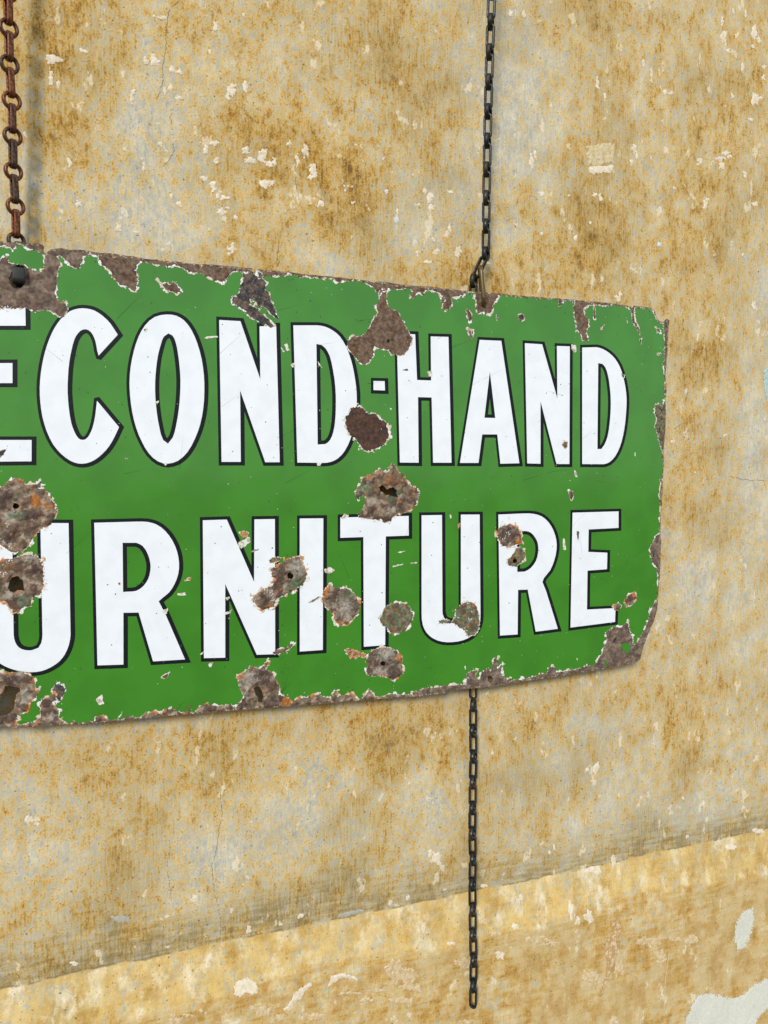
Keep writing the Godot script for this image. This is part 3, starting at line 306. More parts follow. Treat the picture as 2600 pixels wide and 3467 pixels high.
["cream", [1024.7,579.5,1024.8,577.5,1021.0,577.0,1019.2,576.8,1016.5,574.4,1016.5,577.1,1012.4,576.8,1012.6,578.8,1013.9,580.7,1017.1,581.2,1019.1,581.1,1021.6,581.9,1022.7,580.7]],
["cream", [487.8,357.5,485.1,354.0,484.5,349.7,482.3,344.7,479.4,347.3,475.9,348.1,475.0,353.6,477.6,358.1,476.8,363.3,479.9,363.3,481.8,363.1,484.7,365.6,484.4,359.9]],
["cream", [468.6,389.1,469.1,386.3,468.0,384.9,467.1,381.5,465.8,383.7,464.8,385.2,463.6,386.9,463.6,390.1,463.7,394.0,465.3,396.3,467.1,397.6,467.8,392.7,468.4,391.0]],
["cream", [740.0,476.0,738.2,474.2,736.0,473.6,734.8,471.8,732.7,472.2,731.3,473.1,728.8,473.6,728.5,475.5,731.1,476.8,732.1,478.7,734.5,478.0,737.7,479.4,738.1,477.2]],
["cream", [750.1,471.7,748.8,469.5,748.4,466.8,746.4,466.4,744.2,464.3,743.7,468.1,741.8,469.2,742.1,472.0,741.7,475.8,744.1,477.1,746.4,477.3,747.6,474.9,748.5,473.4]],
["cream", [815.9,563.2,816.3,557.0,813.4,557.2,812.5,553.3,810.9,554.0,810.3,558.2,808.1,559.4,808.4,564.5,809.1,568.8,810.0,574.2,812.2,573.6,813.4,569.5,816.2,569.6]],
["cream", [820.1,550.6,819.3,547.3,817.5,546.8,816.8,543.6,815.7,546.6,814.5,546.5,813.6,548.3,813.5,551.0,813.5,554.5,815.0,555.7,816.5,556.7,817.7,555.0,819.2,553.7]],
["cream", [809.1,539.1,810.6,536.8,809.1,534.8,807.1,533.4,804.7,533.3,803.1,535.0,803.4,537.5,801.7,539.4,802.9,541.7,805.0,542.4,806.6,541.6,809.1,543.8,808.8,540.6]],
["cream", [738.5,659.7,739.2,655.1,738.6,649.4,736.4,651.4,735.0,652.0,732.8,650.8,732.4,656.2,732.3,661.1,732.9,665.7,734.1,670.3,736.2,671.1,737.4,666.1,738.5,663.8]],
["cream", [753.5,641.4,753.1,636.9,752.0,634.8,751.0,634.5,749.8,631.6,749.4,636.6,748.7,638.8,748.4,642.5,748.6,646.6,749.6,648.9,750.7,649.5,751.4,645.8,752.2,644.2]],
["cream", [1085.3,690.1,1083.1,685.1,1081.6,679.2,1075.3,682.2,1070.4,675.5,1067.8,681.0,1067.0,685.2,1068.3,688.8,1069.7,691.6,1069.5,699.6,1075.3,699.9,1081.1,700.0,1084.4,695.5]],
["cream", [1093.6,695.0,1092.1,693.4,1091.6,691.4,1088.7,691.2,1086.7,691.2,1083.6,690.7,1082.2,692.1,1080.3,694.0,1082.6,696.2,1086.7,696.0,1088.5,696.9,1091.4,697.9,1094.0,697.1]],
["cream", [1031.0,688.0,1028.8,685.5,1027.1,683.8,1024.7,684.2,1022.8,682.7,1019.8,682.4,1021.2,685.6,1019.5,687.1,1019.3,689.9,1021.8,691.9,1024.6,689.6,1026.5,690.3,1027.5,688.9]],
["cream", [878.3,669.0,877.3,666.4,875.0,665.6,873.7,664.4,871.8,663.5,871.5,666.1,870.5,666.9,868.7,668.6,870.8,670.1,872.1,671.0,873.7,673.7,875.6,672.6,877.4,671.3]],
["cream", [891.2,669.5,889.8,667.9,887.7,667.1,886.4,665.3,884.1,665.4,881.8,665.6,880.8,666.9,880.3,668.6,883.5,669.5,884.5,670.5,886.3,672.6,888.6,671.9,890.8,671.2]],
["cream", [829.4,706.6,830.4,703.4,828.4,702.8,827.4,701.1,826.3,701.7,825.0,702.2,824.2,704.3,824.6,706.8,823.9,710.8,825.5,712.9,827.3,714.2,829.7,714.6,829.6,709.3]],
["cream", [848.1,691.9,848.1,687.2,848.1,679.7,846.4,678.4,844.8,678.1,844.1,684.9,843.7,689.1,842.9,693.7,842.6,701.2,844.7,700.3,845.8,705.6,847.4,703.0,848.0,696.8]],
["cream", [960.0,561.8,960.2,558.8,955.6,558.1,953.5,557.0,950.9,556.4,949.3,557.8,947.2,559.0,945.6,561.2,946.7,564.1,950.1,565.6,953.4,566.0,957.4,566.9,956.9,563.1]],
["cream", [952.2,555.6,951.1,554.4,951.0,552.7,948.9,553.3,947.7,553.1,947.0,553.8,945.7,554.2,945.1,555.3,946.6,556.2,947.1,557.9,949.0,558.2,950.0,557.0,951.5,556.8]],
["cream", [973.3,489.6,971.1,486.6,971.2,481.9,968.9,480.2,966.1,479.0,965.1,484.1,964.7,487.2,963.2,490.4,963.3,495.2,966.7,494.1,968.3,495.2,969.7,493.8,973.6,494.8]],
["cream", [970.5,482.3,967.2,481.1,967.9,479.4,964.5,479.3,962.6,479.9,961.1,480.1,959.5,480.5,960.4,481.5,960.7,482.4,962.5,482.9,964.2,483.4,965.9,483.2,968.4,483.2]],
["cream", [977.2,497.0,976.5,495.1,974.6,494.0,972.6,494.4,970.4,492.2,970.3,494.8,969.8,495.6,967.6,496.7,968.9,498.2,970.4,499.6,972.5,498.9,975.0,500.1,976.7,498.8]],
["cream", [1088.0,503.5,1092.2,501.6,1088.4,499.7,1084.4,498.2,1080.6,499.1,1076.3,498.9,1073.5,500.5,1073.5,502.9,1078.4,504.4,1081.0,505.3,1084.0,507.2,1087.1,506.4,1091.6,506.2]],
["cream", [1061.5,553.1,1059.8,551.0,1059.1,548.6,1057.2,544.9,1053.8,546.0,1052.9,549.2,1051.8,550.8,1050.8,553.0,1050.0,556.7,1053.7,557.5,1056.4,557.1,1058.4,556.4,1060.0,555.1]],
["cream", [1077.2,653.7,1074.4,652.2,1072.0,651.1,1070.1,648.7,1065.5,648.6,1062.2,649.1,1062.2,650.8,1061.2,651.9,1060.6,653.8,1066.2,654.4,1069.5,655.5,1071.9,654.7,1075.3,654.8]],
["cream", [1097.1,732.4,1099.2,730.6,1097.8,728.2,1094.2,729.3,1092.3,728.4,1088.8,727.5,1090.3,730.5,1087.7,731.8,1091.1,733.0,1091.9,734.9,1094.3,736.4,1097.1,736.2,1099.1,734.9]],
["cream", [1100.4,752.2,1100.7,750.7,1097.8,749.9,1096.5,747.2,1093.0,747.4,1091.4,748.7,1089.8,749.5,1089.3,751.0,1091.4,752.4,1093.5,753.5,1096.1,755.5,1097.7,753.6,1102.3,754.5]],
["cream", [699.1,399.8,698.4,396.9,697.2,394.5,695.2,395.5,693.6,394.1,691.9,395.0,692.2,398.1,692.3,400.1,692.9,401.8,693.1,405.7,695.1,403.3,697.9,406.8,698.8,403.1]],
["cream", [685.5,467.6,683.9,466.7,683.9,465.5,682.6,465.4,681.1,464.2,680.5,465.6,680.3,466.5,679.8,467.4,680.5,468.3,681.6,468.6,682.7,470.0,683.5,468.8,685.5,469.0]],
["cream", [635.5,464.5,635.3,462.4,633.1,460.9,630.8,459.5,627.8,459.2,627.9,462.1,626.3,462.7,624.1,464.1,626.4,465.7,627.8,467.8,630.5,467.2,632.3,466.6,635.1,466.5]],
["cream", [790.2,307.9,790.3,305.3,789.7,301.7,785.7,302.1,782.4,301.0,781.4,304.3,780.0,306.0,776.2,308.8,781.1,310.2,783.1,311.5,785.3,311.3,787.3,311.0,790.2,310.5]],
["cream", [792.8,314.8,793.0,312.3,791.8,310.0,789.3,310.8,787.6,310.5,786.4,311.7,785.4,313.2,784.3,315.4,786.2,316.9,787.2,319.0,789.3,319.9,790.7,317.9,791.6,316.4]],
["cream", [1091.2,317.5,1093.2,313.5,1091.6,309.6,1088.2,308.7,1085.6,311.1,1082.2,310.8,1082.7,315.4,1080.0,319.0,1081.0,323.7,1085.1,323.3,1087.6,325.6,1090.2,323.6,1091.6,320.7]],
["cream", [903.3,508.2,901.2,507.0,901.0,505.5,898.9,504.8,897.4,505.9,894.8,505.1,895.0,506.7,895.0,507.7,895.5,508.8,897.0,509.5,898.7,509.9,900.8,510.3,901.1,508.9]],
["cream", [472.5,447.1,474.5,445.5,471.3,444.4,468.8,443.3,466.4,444.1,462.9,443.4,461.6,444.9,461.5,446.6,462.0,448.6,466.6,448.4,468.7,449.9,470.2,448.5,472.8,448.5]],
["cream", [466.3,382.7,466.3,379.6,463.6,378.7,462.3,375.2,459.7,375.2,457.4,377.0,457.7,380.6,457.1,383.2,458.5,385.4,460.6,385.5,462.0,386.7,464.6,388.2,464.4,384.4]],
["cream", [598.2,742.8,598.5,740.0,596.4,738.2,594.6,736.3,592.3,736.2,591.6,738.9,591.1,740.5,589.5,742.4,590.2,745.2,592.2,747.0,594.6,749.6,595.8,745.6,596.6,744.2]],
["cream", [573.1,739.3,572.8,736.5,571.6,734.1,569.7,732.9,568.1,734.5,566.7,734.9,565.7,736.6,565.9,738.9,566.9,740.7,567.7,743.3,569.5,743.8,570.2,741.0,572.8,741.9]],
["cream", [615.3,515.3,615.9,509.2,614.7,502.6,611.8,502.3,609.8,506.0,607.4,506.2,606.9,511.6,607.7,516.3,608.5,519.8,608.9,527.1,611.4,525.4,613.4,523.9,614.6,519.9]],
["cream", [621.1,525.5,620.8,521.2,620.1,516.9,618.6,518.1,617.3,516.5,616.3,519.2,616.5,523.5,614.9,527.3,616.0,530.9,617.2,532.8,618.4,533.7,619.6,532.4,620.3,529.1]],
["cream", [1022.0,835.5,1022.4,830.9,1021.0,829.3,1020.2,825.6,1019.2,830.3,1018.2,830.2,1016.9,832.2,1016.9,836.6,1018.2,838.3,1018.6,841.4,1019.6,842.5,1021.0,843.4,1021.0,837.8]],
["cream", [998.2,812.0,998.3,808.4,997.7,804.9,996.6,801.1,995.1,803.5,993.3,803.9,993.5,809.3,993.1,812.9,992.8,818.2,994.5,819.4,996.0,820.7,997.3,818.9,997.7,814.8]],
["cream", [1033.9,795.1,1032.2,793.3,1031.6,791.7,1030.6,788.7,1028.3,788.6,1025.9,789.1,1025.2,792.0,1026.2,794.7,1027.4,796.4,1028.6,797.7,1030.1,798.4,1032.7,800.3,1033.1,797.2]],
["cream", [1051.3,834.6,1051.2,830.2,1050.0,829.0,1049.5,824.3,1048.5,828.7,1047.1,826.9,1047.1,832.0,1045.6,836.4,1046.6,840.4,1047.7,842.5,1048.9,840.6,1049.8,840.6,1050.5,838.0]],
["cream", [1072.1,781.8,1070.4,779.4,1069.1,777.6,1067.3,776.6,1065.5,776.9,1063.3,776.8,1062.8,779.0,1062.4,781.0,1062.9,783.4,1064.9,784.9,1066.9,784.0,1069.5,786.0,1069.3,782.7]],
["cream", [1006.1,776.1,1006.5,772.4,1005.7,769.1,1004.0,770.3,1002.9,769.5,1001.8,770.8,1001.8,774.1,1001.4,776.6,1001.5,779.6,1002.8,779.9,1003.7,783.0,1005.3,783.0,1004.9,777.6]],
["white", [728.7,428.1,727.5,426.7,727.0,425.2,725.6,425.1,724.4,425.2,724.0,426.4,723.2,427.0,723.7,427.9,723.3,429.3,724.2,430.3,725.5,430.1,727.0,430.7,728.2,429.7]],
["white", [872.8,407.1,872.6,405.2,871.2,404.0,869.6,403.2,867.4,401.7,865.1,402.6,863.2,404.6,864.6,407.4,865.9,409.2,866.8,412.2,869.4,409.7,871.7,410.8,872.5,408.8]],
["white", [1058.3,406.7,1057.1,405.4,1056.1,404.8,1055.4,402.6,1053.5,402.6,1051.9,403.5,1052.7,405.6,1052.3,406.7,1052.7,407.9,1053.8,408.8,1055.1,409.3,1056.8,409.5,1058.4,408.6]],
["white", [635.5,400.4,635.2,398.9,634.0,398.2,632.9,398.0,631.5,396.7,631.0,398.4,629.5,398.9,629.9,400.5,631.1,401.4,632.0,401.9,633.0,403.1,634.2,402.7,634.9,401.6]],
["white", [849.4,552.1,848.7,551.1,848.8,549.4,847.3,549.4,845.9,548.6,844.8,549.5,844.2,550.7,845.2,551.9,845.6,552.7,846.1,553.6,847.3,555.0,847.9,553.3,848.3,552.7]],
["white", [553.2,539.9,553.1,539.0,552.9,537.9,551.9,538.1,550.9,537.0,550.1,537.8,549.6,538.7,549.2,539.9,550.4,540.7,550.7,542.3,551.9,541.8,553.0,541.9,553.9,541.2]],
["white", [363.4,433.4,364.0,431.1,361.8,431.1,361.1,429.0,359.6,429.1,359.2,431.1,357.7,431.7,356.7,433.9,358.1,435.9,359.8,436.2,361.1,437.5,362.8,437.4,363.9,435.8]],
["white", [381.4,393.8,381.1,390.9,378.9,389.7,377.5,387.4,375.6,388.5,374.5,390.1,373.5,391.8,372.0,394.4,373.6,396.9,375.6,397.9,377.6,400.3,379.3,398.3,380.4,396.2]],
["white", [301.8,434.0,301.3,432.8,300.4,432.5,299.9,431.3,299.2,431.7,297.8,431.2,297.6,432.7,298.4,434.0,298.7,434.9,299.3,435.2,300.0,436.9,301.0,436.4,301.1,435.0]],
["white", [296.5,427.1,296.5,426.2,296.3,425.0,295.4,425.3,294.9,425.5,294.2,425.5,293.0,425.8,294.1,427.2,293.8,428.5,294.5,429.7,295.5,430.0,296.3,429.2,296.7,428.2]],
["white", [295.6,433.7,295.5,432.7,294.8,432.4,294.3,431.9,293.7,431.9,293.6,432.8,292.7,432.9,292.7,433.9,293.0,434.8,293.9,434.7,294.3,434.9,294.8,435.0,295.0,434.3]],
["white", [306.9,433.6,306.7,433.1,306.5,432.6,306.1,432.3,305.6,431.9,304.9,431.9,305.3,433.2,305.3,433.7,304.8,434.9,305.8,434.4,306.1,434.8,306.8,435.2,307.2,434.5]],
["white", [405.3,464.6,405.7,463.3,404.4,463.2,404.0,462.1,403.1,461.7,402.2,462.3,402.7,463.9,402.1,464.7,402.8,465.4,403.3,466.1,403.9,465.9,404.4,465.7,405.8,466.0]],
["white", [357.4,481.5,357.3,480.6,357.0,479.6,356.3,478.9,355.5,479.0,355.0,479.8,354.3,480.4,355.0,481.5,354.8,482.7,355.8,482.5,356.3,483.6,357.1,483.3,357.6,482.5]],
["white", [313.3,496.2,313.4,495.2,312.6,495.1,312.2,494.5,311.7,494.7,311.3,494.9,310.8,495.4,310.8,496.3,311.3,496.9,311.8,496.9,312.2,497.2,312.8,497.5,313.2,497.0]],
["white", [324.6,474.0,324.3,473.5,324.2,473.1,323.9,473.1,323.5,472.7,323.4,473.3,323.2,473.5,322.9,474.0,323.2,474.5,323.5,474.7,323.9,474.8,324.1,474.4,324.2,474.2]],
["cream", [438.8,434.8,435.6,430.8,435.1,425.7,432.4,426.4,429.3,421.2,427.6,426.6,427.5,431.4,426.1,435.8,428.3,439.2,430.3,440.7,432.3,440.9,434.4,441.2,438.4,441.0]],
["cream", [438.5,418.4,437.9,415.7,436.7,413.5,434.6,414.0,432.3,410.5,430.7,413.1,430.5,416.2,430.4,418.7,430.1,422.4,432.6,423.6,434.7,423.0,436.0,421.6,439.6,422.3]],
["cream", [426.8,443.1,426.7,440.4,425.1,439.1,423.8,438.3,422.5,438.9,421.0,439.1,419.5,440.7,421.4,443.1,420.9,445.7,422.2,447.3,423.7,446.2,424.6,445.4,426.4,445.4]],
["cream", [416.5,420.1,417.2,419.1,414.3,418.1,411.1,417.7,407.9,417.1,405.2,417.3,405.2,418.3,405.4,419.1,404.2,420.3,408.1,421.0,411.0,421.0,415.1,422.0,415.5,420.8]],
["cream", [379.9,405.0,379.8,402.8,379.5,400.9,378.9,398.0,378.2,400.3,377.0,399.5,377.5,403.7,377.2,405.9,377.2,409.1,377.9,412.1,378.9,412.0,379.5,409.2,380.0,407.3]],
["cream", [446.4,351.3,446.6,349.6,445.2,348.3,443.8,345.5,441.7,347.8,440.4,348.6,436.6,348.9,439.6,351.4,438.6,354.0,441.7,353.8,443.6,355.7,447.3,357.0,447.1,353.3]],
["cream", [449.6,353.8,448.7,352.2,448.2,350.7,446.9,351.1,445.8,350.5,445.2,351.6,445.1,352.8,443.8,354.2,444.4,356.0,445.9,356.0,446.8,356.0,448.1,356.5,447.9,354.6]],
["cream", [413.3,346.9,413.0,345.7,413.1,343.3,412.1,341.5,411.0,342.9,410.7,345.0,409.6,345.6,409.2,347.6,410.6,348.5,411.1,350.0,412.0,350.5,412.9,349.8,414.4,349.5]],
["cream", [436.1,334.9,434.8,333.3,431.1,332.7,429.2,331.8,426.5,331.5,423.7,331.7,422.2,332.8,422.4,334.3,423.0,335.9,426.3,336.6,429.3,337.0,431.1,336.1,436.2,336.7]],
["cream", [311.2,410.6,309.8,410.0,309.4,409.6,308.4,409.0,306.8,408.9,306.6,409.5,304.1,409.3,305.5,410.1,305.0,410.8,306.6,411.3,308.5,411.7,309.3,411.0,310.9,411.1]],
["cream", [440.6,370.5,441.4,368.4,440.4,366.4,438.5,366.6,437.1,367.1,436.6,368.4,433.8,368.5,436.1,370.6,435.3,372.9,436.6,374.7,438.4,373.7,439.5,372.8,440.6,372.1]],
["cream", [-95.7,-683.4,-95.6,-686.0,-99.3,-685.5,-101.3,-686.2,-103.8,-685.4,-104.8,-683.4,-105.4,-681.9,-107.8,-679.4,-105.2,-678.8,-103.0,-679.2,-101.2,-678.4,-99.5,-679.9,-98.0,-681.3]],
["cream", [67.1,-622.1,68.3,-625.0,65.5,-625.5,63.1,-625.7,60.1,-626.3,58.4,-623.6,56.2,-621.3,55.7,-618.4,59.8,-618.5,60.1,-614.9,63.5,-615.5,67.0,-616.7,67.9,-619.9]],
["cream", [27.2,-640.2,25.6,-641.0,24.9,-641.9,23.5,-641.5,22.5,-641.1,21.2,-640.6,20.6,-639.4,20.6,-638.3,21.7,-637.8,22.6,-637.5,23.9,-635.3,25.7,-636.9,25.9,-638.7]],
["cream", [20.2,-381.7,20.0,-382.2,19.3,-382.6,17.9,-382.3,16.3,-382.7,15.4,-382.0,15.3,-381.3,13.4,-380.4,14.5,-379.7,16.4,-379.7,18.2,-379.6,19.7,-380.3,20.0,-381.1]],
["cream", [145.5,-686.3,144.0,-689.1,142.3,-689.2,141.4,-690.0,140.2,-690.7,138.4,-690.0,137.3,-686.6,137.1,-682.4,138.6,-680.0,139.9,-677.3,141.7,-678.3,143.6,-678.8,145.0,-682.1]],
["cream", [224.9,-679.3,224.0,-681.1,223.2,-683.2,221.5,-683.7,220.0,-682.1,217.3,-682.2,216.1,-679.1,218.2,-676.9,218.5,-674.8,219.7,-673.2,221.4,-675.0,222.5,-676.0,224.8,-676.6]],
["cream", [191.3,-685.1,192.1,-686.8,190.8,-687.6,189.0,-686.9,187.5,-686.8,186.3,-685.8,184.9,-684.5,186.0,-683.5,185.7,-681.7,187.4,-681.5,189.1,-682.1,190.3,-683.0,191.7,-683.9]],
["cream", [19.8,-642.1,18.2,-642.4,18.5,-643.9,17.1,-643.8,16.2,-642.8,15.8,-642.1,14.5,-641.5,15.4,-640.9,14.6,-639.4,16.1,-639.7,17.1,-639.9,17.7,-640.8,18.9,-641.1]],
["cream", [25.9,-686.9,25.3,-688.0,24.8,-689.4,23.0,-689.2,21.4,-688.6,20.5,-687.3,19.8,-686.1,19.7,-684.9,19.7,-683.3,21.3,-682.9,22.9,-684.5,23.8,-685.0,25.6,-685.5]],
["cream", [-146.6,-467.7,-147.0,-470.3,-149.3,-471.2,-151.4,-471.0,-153.6,-471.2,-157.4,-471.0,-158.2,-467.5,-157.5,-464.5,-157.0,-461.0,-154.1,-459.7,-151.1,-462.1,-149.5,-463.8,-148.3,-465.5]],
["cream", [-141.4,-471.7,-140.5,-474.7,-142.1,-475.2,-143.1,-478.1,-144.1,-474.8,-145.9,-475.2,-146.1,-472.2,-145.9,-469.8,-146.1,-466.1,-144.5,-464.7,-142.8,-465.3,-140.8,-465.2,-139.9,-468.7]],
["cream", [79.5,-681.1,80.0,-682.4,79.4,-683.2,78.6,-683.4,77.6,-683.6,77.3,-682.0,76.4,-681.1,76.0,-679.5,77.4,-679.4,77.7,-677.9,78.7,-678.0,79.4,-679.1,80.5,-679.7]],
["cream", [116.3,-760.9,125.0,-754.0,138.8,-753.6,150.9,-763.7,152.6,-776.9,143.8,-778.4,135.2,-772.7,124.7,-777.4,117.9,-772.1]],
["cream", [207.7,-792.0,220.4,-785.8,235.1,-781.8,236.9,-787.9,224.1,-794.1,216.7,-805.4,205.8,-806.4,203.9,-817.1,189.5,-813.5,198.5,-806.5,204.0,-798.6]],
["cream", [264.8,-779.4,283.7,-778.1,306.5,-789.2,308.4,-795.3,283.6,-785.7,268.5,-791.6,261.0,-797.4]],
["grey", [-51.8,-623.9,-39.5,-623.7,-27.2,-629.0,-27.2,-634.1,-36.6,-635.5,-47.3,-629.9]],
["grey", [276.4,-689.9,295.3,-688.1,322.1,-689.8,325.9,-695.1,302.9,-695.3,283.9,-695.2]],
["cream", [730.6,-701.6,747.4,-697.5,764.5,-698.5,768.6,-709.9,759.9,-715.5,750.0,-708.6,735.5,-708.0]],
["cream", [749.0,-513.5,760.9,-506.7,762.1,-518.2,751.7,-531.5,747.7,-524.6]],
["cream", [732.2,-515.4,739.8,-513.9,739.0,-521.3,733.3,-520.5]],
["cream", [550.3,-463.0,550.4,-464.9,550.4,-468.0,549.1,-469.3,547.7,-468.4,547.2,-465.5,546.5,-463.7,546.8,-461.6,546.5,-458.4,547.5,-456.4,549.0,-457.3,549.6,-459.9,550.9,-460.5]],
["cream", [799.6,-694.1,799.2,-700.6,796.6,-702.4,794.8,-705.7,792.3,-704.7,791.2,-698.7,789.0,-695.2,789.3,-689.6,790.4,-685.2,792.3,-683.6,794.2,-682.9,796.1,-685.3,798.3,-688.2]],
["cream", [674.1,-648.7,673.8,-652.0,672.2,-652.7,671.2,-655.9,669.6,-654.0,668.9,-650.9,667.7,-649.1,668.1,-646.4,667.6,-642.4,669.7,-643.5,670.8,-643.7,672.2,-643.5,672.6,-646.3]],
["cream", [664.2,-657.4,662.9,-658.3,662.4,-659.1,661.8,-660.1,660.7,-659.8,660.2,-658.4,658.6,-657.4,658.4,-655.2,659.6,-654.2,660.5,-652.9,661.7,-654.1,663.2,-653.3,662.9,-656.0]],
["cream", [453.8,-628.2,454.8,-632.2,450.2,-631.8,448.1,-635.1,443.9,-634.4,441.5,-630.7,437.0,-627.5,440.0,-624.0,441.5,-621.3,443.4,-617.3,448.3,-617.6,453.3,-619.4,451.9,-625.4]],
["cream", [442.2,-618.3,439.6,-619.2,439.6,-621.7,437.5,-623.1,434.5,-622.5,433.8,-619.3,431.8,-617.6,433.2,-615.8,432.8,-613.3,434.9,-612.4,437.6,-610.7,440.0,-613.5,442.1,-615.6]],
["cream", [456.3,-638.4,457.6,-641.1,455.6,-641.9,453.9,-643.2,452.0,-641.5,450.5,-640.1,448.5,-638.3,449.2,-636.0,449.8,-633.8,451.4,-631.9,453.7,-634.7,455.2,-635.2,456.7,-636.5]],
["cream", [567.1,-813.1,566.9,-815.5,567.8,-820.9,562.2,-817.3,558.4,-818.1,555.2,-815.2,552.8,-811.7,555.3,-809.3,555.8,-806.5,557.7,-803.1,562.2,-806.6,566.0,-807.2,570.5,-809.9]],
["cream", [557.3,-806.9,556.7,-807.7,555.9,-808.1,555.3,-810.5,554.1,-807.9,552.9,-807.4,551.1,-806.3,552.6,-805.3,553.2,-804.6,553.4,-802.7,555.2,-802.5,557.2,-803.5,558.0,-805.5]],
["cream", [478.6,-773.4,477.9,-774.7,475.8,-775.6,471.4,-774.2,467.6,-774.1,464.4,-772.4,465.8,-771.0,461.5,-768.8,464.6,-768.3,468.5,-769.0,471.7,-768.5,474.2,-770.5,477.2,-771.8]],
["cream", [764.6,-571.2,763.9,-572.4,763.4,-573.6,762.5,-574.8,761.2,-574.1,760.6,-572.5,759.8,-571.3,759.9,-569.7,760.0,-568.0,761.6,-568.9,762.3,-567.7,763.6,-567.9,764.8,-569.2]],
["cream", [806.8,-575.3,806.5,-576.8,806.9,-581.0,805.7,-579.5,805.0,-579.2,804.2,-578.6,803.6,-576.3,803.3,-573.3,804.2,-571.7,804.8,-570.6,805.6,-568.1,806.4,-571.0,806.5,-573.6]],
["cream", [950.3,-602.4,949.8,-604.1,948.3,-604.2,947.6,-605.4,946.5,-605.0,944.7,-604.8,944.0,-602.5,943.5,-600.1,944.3,-598.1,945.8,-596.8,947.5,-597.6,948.4,-599.6,949.6,-600.5]],
["cream", [998.3,-621.7,999.0,-624.8,997.6,-626.7,995.9,-626.9,994.2,-626.8,993.9,-623.2,992.7,-621.9,992.4,-619.6,993.0,-617.6,994.5,-617.9,995.5,-617.0,997.2,-616.7,998.3,-619.0]],
["cream", [963.1,-678.7,961.9,-679.9,960.5,-680.3,959.4,-681.2,957.4,-681.8,956.8,-679.5,956.2,-678.2,955.0,-676.4,956.4,-675.5,958.0,-675.5,959.2,-674.9,961.3,-675.0,962.5,-676.8]],
["cream", [609.2,-727.6,607.7,-729.6,608.2,-734.9,605.8,-734.6,604.1,-732.1,603.3,-729.5,602.4,-727.5,602.5,-725.1,602.1,-721.4,603.9,-720.6,605.7,-718.0,607.6,-720.9,609.4,-723.6]],
["cream", [603.2,-730.5,602.9,-732.6,602.0,-734.8,599.3,-735.6,597.4,-732.0,594.2,-732.2,595.0,-729.7,593.2,-727.4,594.6,-725.7,597.2,-726.3,599.1,-724.7,600.8,-727.0,603.7,-728.1]],
["cream", [402.1,-686.6,400.9,-688.6,399.5,-688.8,398.8,-691.7,397.1,-691.5,396.6,-688.3,395.0,-686.6,395.2,-683.9,396.4,-682.6,397.6,-682.3,398.7,-681.7,399.7,-682.8,401.4,-683.9]],
["cream", [371.5,-688.3,371.5,-691.0,370.7,-693.5,368.9,-693.8,367.3,-692.9,366.3,-690.5,365.3,-688.4,366.0,-686.2,366.4,-684.1,367.7,-684.3,368.7,-683.8,370.1,-683.9,370.4,-686.4]],
["cream", [548.9,-695.5,545.1,-696.0,543.4,-697.0,539.3,-696.2,535.4,-695.9,530.6,-694.6,530.6,-692.7,532.0,-691.6,530.4,-689.3,534.6,-689.0,539.5,-690.6,541.7,-692.4,543.0,-693.5]],
["cream", [466.2,-685.5,466.8,-686.7,465.6,-687.1,464.3,-687.5,462.8,-686.9,461.5,-686.1,461.1,-685.0,462.1,-684.4,461.7,-683.3,462.5,-682.2,464.3,-682.8,465.3,-683.9,466.2,-684.6]],
["cream", [705.9,-761.5,704.9,-767.0,702.9,-769.2,701.7,-780.7,698.1,-777.8,697.0,-767.8,693.8,-763.3,696.4,-757.0,697.0,-752.2,698.1,-745.8,701.1,-742.3,702.5,-752.8,707.3,-752.5]],
["cream", [717.4,-782.9,716.9,-785.5,717.3,-791.1,713.4,-788.0,711.1,-787.4,706.7,-787.6,708.4,-782.4,708.1,-779.6,708.9,-776.9,710.5,-774.6,713.3,-774.8,715.4,-777.4,718.0,-779.5]],
["cream", [745.1,-782.2,746.1,-787.8,743.4,-792.2,738.6,-795.5,734.4,-787.2,730.1,-785.7,726.1,-781.2,723.3,-774.1,731.4,-774.3,732.4,-767.7,737.8,-769.7,742.4,-772.4,742.6,-778.3]],
["cream", [598.8,-770.7,597.6,-772.5,596.2,-774.3,593.0,-773.8,588.9,-774.9,585.6,-772.1,582.9,-769.0,586.2,-767.1,586.4,-764.6,589.3,-763.5,592.7,-766.0,595.2,-766.9,598.3,-768.3]],
["cream", [1077.3,-718.6,1072.6,-719.9,1071.7,-722.7,1066.1,-720.9,1062.0,-720.4,1054.3,-719.8,1051.5,-715.9,1049.7,-711.8,1053.8,-709.3,1059.6,-708.3,1066.4,-709.7,1069.8,-713.5,1077.6,-715.1]],
["cream", [1144.9,-697.6,1149.7,-700.7,1145.9,-702.5,1136.0,-701.5,1126.1,-699.7,1123.1,-696.4,1117.7,-694.1,1117.8,-692.1,1120.3,-690.5,1125.4,-689.0,1134.6,-693.1,1141.5,-693.9,1147.4,-696.1]],
["pale", [957.3,-1018.9,967.6,-998.6,986.4,-984.8,1011.5,-988.6,1034.2,-998.7,1063.0,-1012.8,1091.7,-1012.8,1108.8,-1002.7,1132.1,-996.4,1155.6,-992.4,1191.8,-996.1,1194.0,-1054.6,1157.8,-1055.2,1134.4,-1063.7,1117.4,-1085.6,1112.6,-1115.4,958.7,-1074.3,949.7,-1039.8]],
["pale", [1069.6,-860.4,1086.2,-842.9,1109.1,-838.2,1115.7,-860.6,1105.4,-900.6,1094.4,-917.0,1077.1,-917.9,1067.7,-892.5]],
["stain", [781.0,-796.1,801.0,-800.2,806.3,-814.3,801.7,-835.1,804.7,-857.5,800.0,-873.9,787.8,-888.6,778.2,-908.1,766.3,-935.7,763.6,-922.0,773.1,-902.6,776.6,-877.3,769.7,-849.8,774.2,-829.2,789.0,-823.7]],
